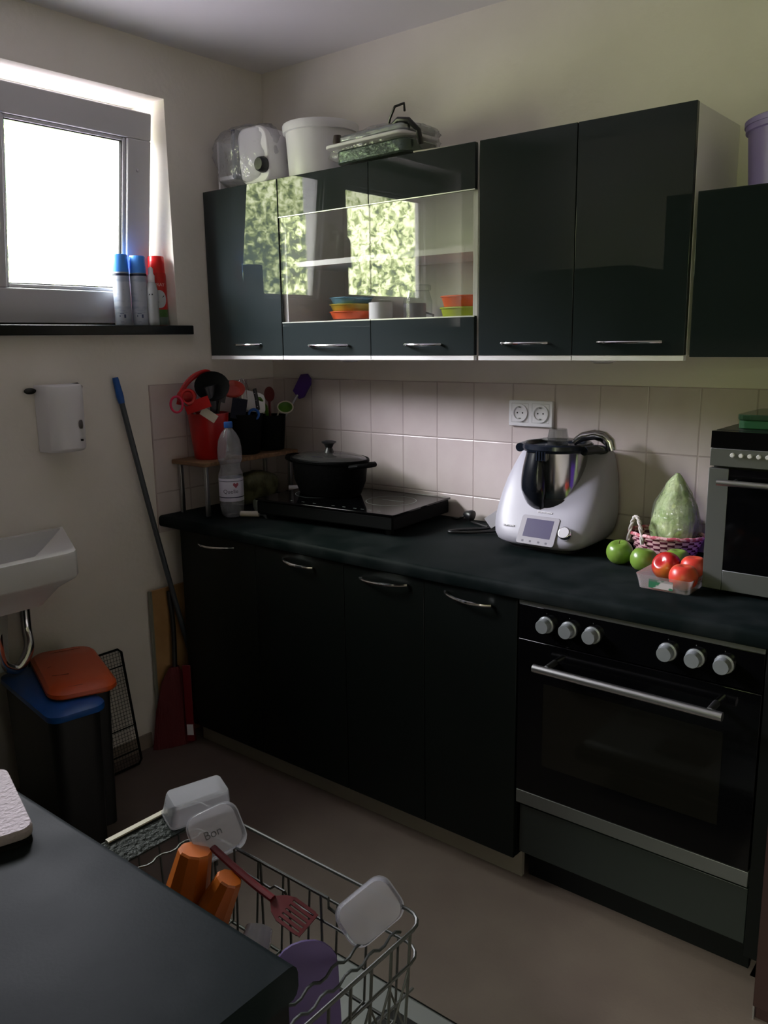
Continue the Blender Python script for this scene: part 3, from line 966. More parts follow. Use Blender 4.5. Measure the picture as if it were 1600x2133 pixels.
# screen, key row and dial on the sloping front
sl_ang = math.atan2(0.267 - 0.293 + 0.0, 0.05)
p0, p1 = Vector((0, -0.2945, H + 0.030)), Vector((0, -0.2560, H + 0.098))
n_ = Vector((0, -(p1.z - p0.z), p1.y - p0.y)).normalized()
e_ = (p1 - p0).normalized()
SF = Matrix(((1, 0, 0, TMX), (0, e_.y, n_.y, (p0.y + p1.y) / 2), (0, e_.z, n_.z, (p0.z + p1.z) / 2), (0, 0, 0, 1)))
make('screen_frame', MB().prism(rrect(0.122, 0.088, 0.008, 4, 0.012, -0.002), lambda u, v, d: (u, v, d), -0.006, 0.0030), mat('grey_bezel', '#8c8890', 0.35), fp, bevel=0.001, xf=SF)
make('screen', MB().prism(rrect(0.088, 0.056, 0.001, 2, 0.012, 0.004), lambda u, v, d: (u, v, d), 0.0028, 0.0034), mat('dark_violet_screen', '#45405e', 0.25), fp, xf=SF)
ks = MB()
for kx in (-0.028, -0.003, 0.024, 0.048):
    ks.prism(rrect(0.007, 0.006, 0.002, 3, kx, -0.037), lambda u, v, d: (u, v, d), 0.0028, 0.0035)
make('key_symbols', ks, mat('dark_grey_print', '#4c4854', 0.5), fp, xf=SF)
dk = MB().lathe([(0.0195, -0.004), (0.0195, 0.010), (0.0175, 0.0135), (0.0165, 0.0140)], (0.099, 0.000, 0), 36)
make('dial', dk, M_chrome, fp, xf=SF)
make('dial_cap', MB().lathe([(0.0160, 0.0141), (0.0155, 0.0146)], (0.099, 0.000, 0), 32), mat('pale_dial_cap', '#b8b6bc', 0.3), fp, xf=SF)
make('lettering', text_mb('thermomix', 0.011, lambda u, v, w: SF @ Vector((u + 0.018, v + 0.056, w + 0.0012)), 0.0012), M_wplast, fp, smooth=False)
make('maker_lettering', text_mb('VORWERK', 0.008, lambda u, v, w: SF @ Vector((u - 0.086, v + 0.002, w + 0.001)), 0.0025), M_wplast, fp, smooth=False)
# its cable with plug, coiled to the left
cab = [(1.205, -0.10, H + 0.03), (1.17, -0.13, H + 0.012), (1.10, -0.19, H + 0.006), (1.045, -0.222, H + 0.0055), (1.022, -0.225, H + 0.0055), (1.026, -0.205, H + 0.0055), (1.06, -0.16, H + 0.0055), (1.10, -0.115, H + 0.006), (1.115, -0.07, H + 0.012), (1.14, -0.045, H + 0.03), (1.175, -0.04, H + 0.07), (1.20, -0.045, H + 0.10)]


def smooth_path(pts, k=6):
    P = [Vector(p) for p in pts]
    P = [P[0]] + P + [P[-1]]
    out = []
    for i in range(1, len(P) - 2):
        for j in range(k):
            t = j / k
            a, b, c, d = P[i - 1], P[i], P[i + 1], P[i + 2]
            out.append(0.5 * ((2 * b) + (c - a) * t + (2 * a - 5 * b + 4 * c - d) * t * t + (3 * b - a - 3 * c + d) * t ** 3))
    out.append(P[-2])
    return out


make('power_cable', MB().tube(smooth_path(cab), 0.0045, 8), M_black, fp)
make('cable_tag', MB().obox((1.118, -0.105, H + 0.036), (0.052, 0.002, 0.040), (0, R(-35), R(25))), M_wplast, fp)
pl = thing('mains_plug', (1.00, -0.05, H), 'black mains plug on a cable by the hotplate, against the tiles', 'plug')
make('plug_body', MB().lathe([(0.019, 0), (0.020, 0.008), (0.014, 0.024), (0.008, 0.034)], (0, 0, 0), 20), M_black, pl, xf=Matrix.Translation((0.995, -0.045, H + 0.0205)) @ Matrix.Rotation(R(-80), 4, 'Y'))
make('cable', MB().tube(smooth_path([(0.965, -0.045, H + 0.020), (0.94, -0.05, H + 0.006), (0.91, -0.04, H + 0.005)]), 0.004, 8).tube(smooth_path([(1.0, -0.06, H + 0.005), (1.05, -0.085, H + 0.005), (1.09, -0.10, H + 0.005)]), 0.004, 8), M_black, pl)

# ------------------------------------------------------------------ double hotplate and roasting pot
hp = thing('hotplate', (0.61, -0.21, H), 'black double induction hotplate on the worktop under the black pot', 'hotplate')
HPX = Matrix.Translation((0.614, -0.228, H)) @ Matrix.Rotation(R(4.8), 4, 'Z')
make('hotplate_body', MB().box(-0.288, 0.288, -0.178, 0.176, 0.018, 0.066), M_blackmatt, hp, bevel=0.006, xf=HPX)
make('glass_top', MB().prism(rrect(0.588, 0.366, 0.01, 4), lambda u, v, d: (u, v, d), 0.0665, 0.0725), M_bglass, hp, bevel=0.001, xf=HPX)
for (x, y) in ((-0.25, -0.14), (0.25, -0.14), (-0.25, 0.13), (0.25, 0.13)):
    make('foot', MB().lathe([(0.013, 0.0003), (0.014, 0.018)], (x, y, 0), 14), M_black, hp, xf=HPX)


def ring_mb(cx, cy, r, w, z, a0=0, a1=360, n=64):
    m = MB()
    vs, fs = [], []
    k = int(n * (a1 - a0) / 360)
    for i in range(k + 1):
        a = R(a0 + (a1 - a0) * i / k)
        for q in (r, r + w):
            vs += [(cx + q * math.cos(a), cy + q * math.sin(a), z), (cx + q * math.cos(a), cy + q * math.sin(a), z + 0.0002)]
    for i in range(k):
        b = i * 4
        fs += [(b + 1, b + 3, b + 7, b + 5), (b, b + 4, b + 6, b + 2)]
    return m.add(vs, fs)


M_mark = mat('grey_print', '#7c8480', 0.4)
make('cooking_zone', ring_mb(0.150, 0.02, 0.085, 0.0022, 0.0726), M_mark, hp, xf=HPX)
make('cooking_zone', ring_mb(-0.150, 0.02, 0.095, 0.0022, 0.0726), M_mark, hp, xf=HPX)
keys = MB()
for x in (0.03, 0.075, 0.12, 0.15, 0.18, 0.215, -0.05, -0.1, -0.15):
    keys.box(x - 0.006, x + 0.006, -0.150, -0.1470, 0.0726, 0.0728)
keys.box(0.11, 0.20, 0.024, 0.026, 0.0726, 0.0728)
make('touch_keys', keys, M_mark, hp, xf=HPX)
pt = thing('roasting_pot', (0.485, -0.205, H + 0.0726), 'black oval roasting pot with glass lid standing on the hotplate', 'pot')
PX = Matrix.Translation((0.488, -0.205, H + 0.0728)) @ Matrix.Rotation(R(-4), 4, 'Z')
M_pot = mat('black_enamel', (0.002, 0.002, 0.0022), 0.5, spec=0.05, c2=(0.004, 0.004, 0.004), nscale=90)
make('pot_body', MB().lathe([(0.120, 0), (0.130, 0.004), (0.150, 0.05), (0.158, 0.118), (0.166, 0.121), (0.166, 0.125), (0.156, 0.125)], seg=64, sy=0.70), M_pot, pt, xf=PX)
for s_ in (-1, 1):
    make('side_handle', MB().tube([(s_ * 0.150, -0.045, 0.112), (s_ * 0.185, -0.040, 0.118), (s_ * 0.206, -0.02, 0.120), (s_ * 0.206, 0.02, 0.120), (s_ * 0.185, 0.040, 0.118), (s_ * 0.150, 0.045, 0.112)], 0.0085, 10), M_pot, pt, xf=PX)
ld = make('glass_lid', MB().lathe([(0.157, 0.127), (0.150, 0.133), (0.120, 0.141), (0.070, 0.147), (0.012, 0.150)], seg=64, sy=0.70, cap0=False, cap1=True), clear('lid_glass', tint=(0.75, 0.72, 0.72), ior=1.8, milky=0.12, rough=0.04, mc=(0.5, 0.48, 0.48)), pt, xf=PX)
rim = MB()
pts = [(0.161 * math.cos(2 * math.pi * k / 64), 0.161 * 0.70 * math.sin(2 * math.pi * k / 64), 0.1275) for k in range(64)]
make('lid_rim', rim.tube(pts, 0.0042, 8, closed=True), M_pot, ld, xf=PX)
make('lid_knob', MB().lathe([(0.020, 0.148), (0.016, 0.155), (0.012, 0.165), (0.018, 0.178), (0.026, 0.183), (0.026, 0.188), (0.010, 0.191)], seg=28), M_black, ld, xf=PX)

# ------------------------------------------------------------------ corner shelf on legs, holders and utensils
SZ = 1.046
cs = thing('corner_shelf', (0.10, -0.31, H), 'small wooden shelf on chrome legs standing in the worktop corner', 'shelf')
make('shelf_board', MB().box(0.012, 0.196, -0.535, -0.070, SZ, SZ + 0.016), M_wood, cs, bevel=0.003)
for (x, y) in ((0.175, -0.510), (0.032, -0.510), (0.175, -0.095), (0.032, -0.095)):
    make('leg', MB().box(x - 0.007, x + 0.007, y - 0.007, y + 0.007, H + 0.0003, SZ), M_steel, cs, bevel=0.002)
SB = SZ + 0.0163


def holder(name, x, y, r0, r1, h, m_, label, group='utensil holders on the corner shelf'):
    m = MB().lathe([(r0, 0), (r0 + 0.002, 0.003), (r1, h), (r1 - 0.003, h), (r0 - 0.002, 0.005)], (x, y, SB), 40)
    return tag(make(name, m, m_), label, 'holder', group)


holder('utensil_holder', 0.105, -0.430, 0.054, 0.074, 0.165, M_red, 'tall red plastic holder full of utensils at the front of the corner shelf')
holder('utensil_holder', 0.108, -0.268, 0.056, 0.076, 0.150, M_blackmatt, 'black utensil holder in the middle of the corner shelf, whisk in it')
holder('utensil_holder', 0.108, -0.128, 0.048, 0.060, 0.135, M_blackmatt, 'black utensil holder at the back of the corner shelf, green handle in it')
HT = SB + 0.15


def utensil(name, label, cat, parts):
    """parts: (name, mesh, material)"""
    (n0, mb0, m0) = parts[0]
    zs = [p.z for p in mb0.v]
    root = thing(name, sum((Vector(p) for p in mb0.v), Vector()) / len(mb0.v), label, cat, 'utensils in the corner holders')
    for n__, mb, m_ in parts:
        make(n__, mb, m_, root)
    return root


def disc(c, nrm, r, th, sx=1.0, sy=1.0, dish=0.0, seg=28):
    nrm = Vector(nrm).normalized()
    q = nrm.to_track_quat('Z', 'Y').to_matrix().to_4x4()
    mt = q
    return MB().lathe([(r * 0.6, -dish), (r, 0), (r, th), (r * 0.6, th - dish)], c, seg, sx, sy, mat4=mt)


def torus(c, nrm, r, tr, sx=1.0, n=32):
    q = Vector(nrm).normalized().to_track_quat('Z', 'Y')
    pts = [Vector(c) + q @ Vector((sx * r * math.cos(2 * math.pi * k / n), r * math.sin(2 * math.pi * k / n), 0)) for k in range(n)]
    return MB().tube(pts, tr, 8, closed=True)


VN = (0.75, -0.62, 0.1)      # towards the middle of the room
utensil('kitchen_scissors', 'pink-handled kitchen scissors hanging out of the left of the red holder', 'scissors',
        [('handle_ring', torus((0.13, -0.585, 1.268), VN, 0.027, 0.0042, 0.75), M_pink), ('handle_ring', torus((0.13, -0.535, 1.290), VN, 0.024, 0.0060, 0.9), M_red),
         ('blades', MB().tube([(0.13, -0.555, 1.272), (0.12, -0.505, 1.235), (0.105, -0.450, 1.15)], 0.006, 8, flat=0.4), M_steel)])
arc = [(0.07, -0.530, 1.262), (0.08, -0.520, 1.310), (0.085, -0.490, 1.345), (0.09, -0.450, 1.366), (0.095, -0.41, 1.368), (0.10, -0.395, 1.33), (0.10, -0.40, 1.25), (0.10, -0.42, 1.12)]
utensil('red_ladle', 'bright red ladle with its bowl arching over the red holder', 'ladle',
        [('ladle_handle', MB().tube(smooth_path(arc), 0.011, 8, flat=0.5), M_red), ('ladle_bowl', MB().ball((0.085, -0.505, 1.290), 0.040, sc=(0.7, 1, 0.7)), M_red)])
utensil('red_spatula', 'orange-red spatula crossing the front of the red holder', 'spatula',
        [('spatula_blade', MB().obox((0.155, -0.515, 1.262), (0.004, 0.090, 0.040), (R(18), 0, R(-50))), M_red), ('spatula_handle', MB().tube([(0.14, -0.485, 1.255), (0.115, -0.44, 1.18), (0.105, -0.42, 1.10)], 0.006, 8), M_red)])
utensil('white_spoon', 'white slotted plastic piece peeking over the red holder rim', 'spoon',
        [('spoon_head', MB().obox((0.165, -0.475, 1.225), (0.004, 0.060, 0.030), (R(-35), 0, R(-50))), M_knifeh), ('spoon_handle', MB().tube([(0.15, -0.46, 1.215), (0.12, -0.43, 1.12)], 0.004, 8), M_knifeh)])
utensil('black_skimmer', 'large black plastic skimmer standing tall above the red holder', 'skimmer',
        [('skimmer_head', disc((0.135, -0.430, 1.322), (0.72, -0.60, 0.35), 0.062, 0.007, 1.0, 0.88, 0.012), M_blackmatt),
         ('skimmer_neck', MB().tube([(0.138, -0.440, 1.325), (0.14, -0.430, 1.262), (0.125, -0.425, 1.19), (0.11, -0.425, 1.10)], [0.030, 0.018, 0.010, 0.008], 10, flat=0.35), M_black)])
utensil('black_turner', 'black slotted turner beside the skimmer in the red holder', 'turner',
        [('turner_blade', MB().obox((0.110, -0.375, 1.305), (0.005, 0.055, 0.085), (R(-14), R(8), R(-38))), M_black), ('turner_handle', MB().tube([(0.11, -0.38, 1.265), (0.105, -0.41, 1.12)], 0.006, 8), M_black)])
utensil('red_serving_spoon', 'dark red serving spoon head over the middle black holder', 'spoon',
        [('spoon_head', disc((0.115, -0.318, 1.305), (0.65, -0.45, 0.6), 0.046, 0.006, 1.0, 0.8, 0.014), mat('brick_red_plastic', '#a03428', 0.4)),
         ('spoon_handle', MB().tube([(0.115, -0.31, 1.29), (0.11, -0.29, 1.20), (0.108, -0.275, 1.08)], 0.006, 8), mat('brick_red_plastic', '#a03428', 0.4))])
wk = MB()
for k in range(4):
    a = k * math.pi / 4
    lp = []
    for i in range(17):
        t = i / 16
        rr_ = 0.022 * math.sin(math.pi * t) ** 0.7 * (1 if True else 0)
        ph = math.pi * t
        zz_ = 0.075 * math.sin(ph) ** 0.8
        lp.append(Vector((0.024 * math.cos(ph) * math.cos(a), 0.024 * math.cos(ph) * math.sin(a), zz_)) + Vector((0.105, -0.262, 1.268)))
    wk.tube(lp, 0.0011, 6)
utensil('balloon_whisk', 'steel wire whisk sticking up from the middle black holder', 'whisk',
        [('whisk_wires', wk, M_chrome), ('whisk_handle', MB().tube([(0.105, -0.262, 1.268), (0.108, -0.266, 1.09)], 0.006, 8), M_steel)])
utensil('black_handled_knife', 'knife with a black riveted handle leaning out of the middle black holder', 'knife',
        [('knife_handle', MB().tube([(0.165, -0.255, 1.305), (0.163, -0.245, 1.27), (0.155, -0.232, 1.225)], 0.0085, 10, flat=0.6), M_black),
         ('rivet', MB().ball((0.1705, -0.2600, 1.288), 0.002), M_chrome), ('rivet', MB().ball((0.1690, -0.2530, 1.262), 0.002), M_chrome), ('rivet', MB().ball((0.1640, -0.2430, 1.238), 0.002), M_chrome),
         ('knife_blade', MB().tube([(0.155, -0.232, 1.225), (0.125, -0.25, 1.10)], 0.006, 8, flat=0.2), M_steel)])
utensil('white_scraper', 'white plastic dough scraper behind the black-handled knife', 'scraper',
        [('scraper_blade', MB().prism(rrect(0.085, 0.075, 0.018, 5), lambda u, v, d: (0.130 + 0.55 * u + d, -0.232 + 0.83 * u, 1.255 + v - 0.25 * u), 0, 0.003), M_wplast)])
utensil('blue_peeler', 'dark blue peeler with a ring end in the middle black holder', 'peeler',
        [('ring_handle', torus((0.172, -0.270, 1.212), VN, 0.018, 0.005), M_blue), ('peeler_body', MB().obox((0.145, -0.318, 1.235), (0.02, 0.055, 0.075), (R(-10), 0, R(-40))), mat('navy_plastic', '#080e24', 0.5, spec=0.2))])
utensil('green_spatula', 'green plastic spatula leaning from the back black holder', 'spatula',
        [('spatula_handle', MB().tube([(0.15, -0.220, 1.268), (0.135, -0.175, 1.235), (0.115, -0.135, 1.12)], [0.010, 0.008, 0.006], 8, flat=0.5), M_green)])
utensil('red_spoon', 'small dark red spoon standing in the back black holder', 'spoon',
        [('spoon_head', disc((0.105, -0.125, 1.275), (0.7, -0.6, 0.3), 0.020, 0.005, 1, 1.5), M_dred), ('spoon_handle', MB().tube([(0.105, -0.125, 1.25), (0.108, -0.128, 1.09)], 0.005, 8), M_dred)])
utensil('tea_strainer', 'round pale strainer ring resting on the back black holder rim', 'strainer',
        [('strainer_rim', torus((0.150, -0.085, 1.225), (0.5, -0.45, 0.7), 0.030, 0.0028), M_knifeh), ('strainer_mesh', disc((0.150, -0.085, 1.223), (0.5, -0.45, 0.7), 0.028, 0.001, dish=0.01), M_green),
         ('strainer_handle', MB().tube([(0.137, -0.105, 1.215), (0.11, -0.125, 1.13)], 0.003, 8), M_knifeh)])
utensil('purple_spatula', 'purple silicone spatula leaning against the tiles beside the corner shelf', 'spatula',
        [('spatula_blade', MB().prism([(-0.028, -0.050), (0.016, -0.055), (0.030, -0.035), (0.032, 0.030), (0.020, 0.048), (-0.004, 0.052), (-0.028, 0.030)], lambda u, v, d: (0.197 + u * 0.80 + v * 0.58, -0.034 - d + 0.006, 1.308 + v * 0.80 - u * 0.62), 0, 0.009), M_purple),
         ('spatula_handle', MB().tube([(0.172, -0.036, 1.270), (0.140, -0.070, 1.20), (0.110, -0.125, 1.085)], 0.005, 8), M_steel)])

# bottle of water in front of the corner shelf
BX, BY = 0.238, -0.452
bt = thing('water_bottle', (BX, BY, H), 'clear plastic water bottle with white label and blue cap on the worktop', 'bottle')
bp_ = [(0.022, 0.006), (0.030, 0.001), (0.038, 0.010), (0.0425, 0.035), (0.0430, 0.060), (0.0430, 0.150), (0.0425, 0.155), (0.036, 0.172), (0.0345, 0.180), (0.036, 0.190), (0.0425, 0.205), (0.0435, 0.225),
       (0.0425, 0.250), (0.038, 0.275), (0.028, 0.297), (0.017, 0.310), (0.0135, 0.316), (0.0130, 0.326)]
bpf = []
for i in range(len(bp_) - 1):
    bpf += [bp_[i]]
    if bp_[i + 1][1] - bp_[i][1] > 0.012:
        bpf.append(((bp_[i][0] + bp_[i + 1][0]) / 2, (bp_[i][1] + bp_[i + 1][1]) / 2))
bpf.append(bp_[-1])
bot = make('bottle_body', MB().lathe(bpf, (BX, BY, H + 0.0005), 40, cap1=False), M_bottle, bt, angle=80)
lab = make('paper_label', MB().lathe([(0.0434, 0.060), (0.0436, 0.061), (0.0436, 0.141), (0.0434, 0.142)], (BX, BY, H), 48, cap0=False, cap1=False), mat('pale_label', '#cfcde0', 0.5), bt)
for z_, h_, nm in ((0.073, 0.0035, 'label_stripe'), (0.131, 0.0018, 'label_stripe')):
    make(nm, MB().lathe([(0.0438, z_), (0.0438, z_ + h_)], (BX, BY, H), 48, cap0=False, cap1=False), mat('navy_print', '#141a44', 0.5), lab)
ca = math.atan2(-1, 0.9)
make('label_lettering', text_mb('Quelle', 0.020, on_cyl((BX, BY), 0.0436, ca + 0.06, H + 0.096), 0.0002), mat('grey_lettering', '#55566a', 0.6), lab, smooth=False)
he = MB()
hp_ = [(0, -0.010), (-0.010, 0.001), (-0.009, 0.007), (-0.005, 0.009), (0, 0.005), (0.005, 0.009), (0.009, 0.007), (0.010, 0.001)]
fh = on_cyl((BX, BY), 0.0437, ca + 0.50, H + 0.118)
he.loft([[fh(u, v, d) for u, v in hp_] for d in (0, 0.0003)])
make('heart_emblem', he, mat('faded_red_print', '#a85468', 0.5), lab, smooth=False)
make('blue_cap', MB().lathe([(0.0150, 0.318), (0.0155, 0.320), (0.0155, 0.336), (0.0140, 0.3385)], (BX, BY, H), 28), M_blue, bt)

# things lying under and beside the shelf
pk = make('food_packet', crumple((0.120, -0.240, H + 0.062), (0.07, 0.24, 0.122), 9.0, 0.08), mat('olive_packet', '#3c3e22', 0.35, c2='#6e6e50', nscale=22), origin=(0.120, -0.240, H + 0.0005))
pk.location.z = H + 0.0006
tag(pk, 'olive green food packet standing under the corner shelf', 'packet')
rl = MB().tube([(0.240, -0.345, H + 0.023), (0.300, -0.175, H + 0.023)], 0.022, 24)
tag(make('film_roll', rl, mat('pale_green_roll', '#9aa692', 0.45)), 'pale green roll of film lying on the worktop behind the water bottle', 'roll')
kn = thing('carving_knife', (0.33, -0.395, H), 'carving knife with a cream handle lying in front of the hotplate corner', 'knife')
make('knife_handle', MB().tube([(0.272, -0.445, H + 0.0115), (0.33, -0.408, H + 0.0115)], 0.0105, 16), M_knifeh, kn, bevel=0.002)
make('knife_blade', MB().tube([(0.33, -0.408, H + 0.008), (0.345, -0.398, H + 0.007), (0.385, -0.425, H + 0.004)], [0.005, 0.008, 0.003], 8, flat=0.25), M_steel, kn)
k2 = thing('bread_knife', (0.30, -0.13, H + 0.04), 'white-handled bread knife lying behind the film roll, left of the pot', 'knife')
make('knife_handle', MB().tube([(0.235, -0.165, H + 0.060), (0.285, -0.12, H + 0.060)], 0.011, 14), M_wplast, k2)
make('knife_blade', MB().tube([(0.285, -0.12, H + 0.058), (0.30, -0.075, H + 0.052)], 0.009, 8, flat=0.2), M_steel, k2)
cb = MB().box(0.205, 0.282, -0.155, -0.030, H + 0.0004, H + 0.0475)
tag(make('black_box', cb, M_blackmatt, bevel=0.003), 'low black box under the bread knife, left of the hotplate', 'box')

# ------------------------------------------------------------------ compact oven at the right end of the worktop
mw = thing('compact_oven', (2.13, -0.21, H), 'steel-fronted compact oven with bar handle at the right end of the worktop', 'compact oven')
MX0, MX1, MY = 1.881, 2.38, -0.380
make('housing', MB().box(MX0 + 0.002, MX1 - 0.002, MY + 0.022, -0.035, H + 0.010, 1.2560), M_black, mw, bevel=0.003)
make('top_band', MB().box(MX0, MX1, MY + 0.001, MY + 0.022, 1.2155, 1.2550), M_bglass, mw, bevel=0.001)
cpn = make('control_strip', MB().box(MX0 + 0.0005, MX1, MY, MY + 0.022, 1.1725, 1.2145), M_steel_d, mw, bevel=0.001)
for i in range(9):
    make('push_button', MB().lathe([(0.0052, 0), (0.0052, 0.004), (0.004, 0.0055)], seg=16), M_wplast, cpn, xf=Matrix.Translation((1.9325 + i * 0.0195, MY, 1.2005)) @ Matrix.Rotation(R(90), 4, 'X'))
dm = MB()
dm.box(MX0, MX0 + 0.046, MY - 0.002, MY + 0.020, 0.8735, 1.1675)
dm.box(MX1 - 0.046, MX1, MY - 0.002, MY + 0.020, 0.8735, 1.1675)
dm.box(MX0 + 0.046, MX1 - 0.046, MY - 0.002, MY + 0.020, 0.8735, 0.9230)
md = make('door', dm, M_steel_d, mw, bevel=0.001)
make('door_window', MB().box(MX0 + 0.044, MX1 - 0.044, MY - 0.0008, MY + 0.020, 0.921, 1.1675), M_bglass, md)
make('handle', MB().tube([(1.9125, MY - 0.038, 1.140), (MX1 - 0.03, MY - 0.038, 1.140)], 0.0072, 14), M_alu, md)
for x in (1.945, 2.31):
    make('handle_post', MB().tube([(x, MY - 0.001, 1.140), (x, MY - 0.036, 1.140)], 0.005, 10), M_steel, md)
for x in (1.91, 2.35):
    for y in (-0.35, -0.07):
        make('foot', MB().lathe([(0.012, 0.0003), (0.013, 0.0105)], (x, y, H), 14), M_black, mw)
gb = thing('green_container', (2.01, -0.22, 1.2565), 'dark green lidded plastic container on top of the compact oven', 'container')
M_dg = mat('dark_green_plastic', '#2c5a3c', 0.3)
make('container_body', MB().prism(rrect(0.20, 0.20, 0.02, 4, 2.018, -0.215), lambda u, v, d: (u, v, d), 1.2563, 1.276), M_dg, gb, bevel=0.002)
make('container_lid', MB().prism(rrect(0.205, 0.205, 0.02, 4, 2.018, -0.215), lambda u, v, d: (u, v, d), 1.2765, 1.290), clear('green_lid', tint=(0.25, 0.42, 0.30), ior=1.7, milky=0.35, mc=(0.10, 0.22, 0.13)), gb, bevel=0.002)
vb = MB().box(1.8520, 1.8595, -0.275, -0.06, H + 0.0004, 1.03)
tag(make('cutting_board', vb, M_purple, bevel=0.002), 'thin purple board standing on edge between the basket and the compact oven', 'board')

# ------------------------------------------------------------------ basket, lettuce, fruit
bs = thing('woven_basket', (1.690, -0.122, H), 'small oval basket woven in pink and maroon with white rope handles', 'basket')
SEG, ROWS = 60, 9
vs, fs, mi = [], [], []
for i in range(ROWS + 1):
    t = i / ROWS
    for k in range(SEG):
        a = 2 * math.pi * k / SEG
        bump = 0.0026 * (1 if ((k // 2) + i) % 2 else -1)
        rx, ry = 0.078 + 0.024 * t + bump, 0.054 + 0.020 * t + bump
        vs.append((1.690 + rx * math.cos(a), -0.122 + ry * math.sin(a), H + 0.001 + 0.066 * t))
for i in range(ROWS):
    for k in range(SEG):
        k2 = (k + 1) % SEG
        fs.append((i * SEG + k, i * SEG + k2, (i + 1) * SEG + k2, (i + 1) * SEG + k))
        mi.append(1 if ((k // 2) + i) % 2 else 0)
bb = MB()
bb.v = [Vector(p) for p in vs]
bb.f = fs
bb.m = mi
bb.add([vs[k] for k in range(SEG)], [tuple(range(SEG))], 0)
make('woven_wall', bb, [mat('maroon_weave', '#5c0e30', 0.6), mat('pink_weave', '#ecc0c4', 0.6)], bs, angle=80)
rimp = [(1.690 + 0.103 * math.cos(2 * math.pi * k / 48), -0.122 + 0.075 * math.sin(2 * math.pi * k / 48), H + 0.069 + 0.001 * math.sin(k * 2.1)) for k in range(48)]
make('rim', MB().tube(rimp, 0.0052, 8, closed=True), mat('rose_rim', '#b8505e', 0.6, c2='#e0b0b4', nscale=90, lo=0.45, hi=0.55), bs)
for (cx, cy, dx, dy) in ((1.625, -0.180, 0.026, -0.014), (1.700, -0.035, 0.030, 0.0)):
    hpts = []
    for i in range(25):
        t = i / 24
        hpts.append(Vector((cx - dx + 2 * dx * t, cy - dy + 2 * dy * t, H + 0.045 + 0.075 * math.sin(math.pi * t) ** 0.75)))
    hm_ = MB()
    for ph in (0, math.pi):
        tw = [p + Vector((0.0028 * math.cos(i * 1.1 + ph), 0.0028 * math.sin(i * 1.1 + ph), 0)) for i, p in enumerate(hpts)]
        hm_.tube(tw, 0.0034, 7)
    make('rope_handle', hm_, mat('white_rope', '#cfc8c4', 0.7), bs)
lt = thing('bagged_lettuce', (1.712, -0.118, H + 0.02), 'pale green lettuce in a clear bag standing in the woven basket', 'lettuce')
LC = Vector((1.712, -0.118, H + 0.015))


def pear(k, wob, seed):
    m = MB()
    prof = [(0.020, 0), (0.044, 0.010), (0.060, 0.035), (0.067, 0.070), (0.066, 0.105), (0.056, 0.140), (0.040, 0.172), (0.026, 0.200), (0.014, 0.216), (0.005, 0.226)]
    rr = []
    o = Vector((seed, seed * 2, 0))
    for r_, z in prof:
        ring = []
        for j in range(48):
            a = 2 * math.pi * j / 48
            d = Vector((math.cos(a), math.sin(a), z * 12))
            q = 1 + wob * (noise.noise(d * 1.9 + o) + 0.6 * abs(noise.noise(d * 5 + o)))
            ring.append(LC + Vector((r_ * k * q * math.cos(a) * 1.0, r_ * k * q * math.sin(a) * 0.84, z * (1 if k <= 1 else 1.01))))
        rr.append(ring)
    return m.loft(rr)


make('lettuce_head', pear(0.93, 0.22, 3), mat('lettuce_green', '#8ca858', 0.55, c2='#c0cc94', nscale=26, lo=0.35, hi=0.65, bump=1.0, bscale=30), lt, angle=80)
make('clear_bag', pear(1.0, 0.16, 3.2), clear('lettuce_bag', tint=(0.94, 0.97, 0.92), ior=1.7, milky=0.16, rough=0.07, mc=(0.80, 0.86, 0.76), bump=1.0, bscale=55), lt, angle=80)


def apple_mb(c, r, squash=0.92):
    prof = []
    for i in range(23):
        th = math.pi * i / 22
        rr = r * math.sin(th) ** 0.85
        z = -r * squash * math.cos(th)
        if i > 17:
            z -= r * 0.24 * ((i - 17) / 5) ** 1.5
        if i < 3:
            z += r * 0.14 * ((3 - i) / 3)
        prof.append((max(rr, 0.0008), z))
    zmin = min(p[1] for p in prof)
    return MB().lathe([(a, b - zmin) for a, b in prof], c, 40), -zmin + r * squash - r * 0.24


def fruit(name, c, r, m_, label, cat, stem=True, tiltv=(0, 0), squash=0.92):
    root = thing(name, c, label, cat, 'fruit on the worktop')
    mb, top = apple_mb((0, 0, 0), r, squash)
    T = Matrix.Translation(Vector(c) + Vector((0, 0, r))) @ Matrix.Rotation(tiltv[0], 4, 'X') @ Matrix.Rotation(tiltv[1], 4, 'Y') @ Matrix.Translation((0, 0, -r * 0.97))
    make('flesh', mb, m_, root, angle=80, xf=T)
    if stem:
        make('stem', MB().tube([(0, 0, top - 0.001), (0.001, 0.001, top + 0.006), (0.003, 0.001, top + 0.011)], 0.0011, 6), mat('stem_brown', '#4a3a20', 0.7), root, xf=T)
    return root


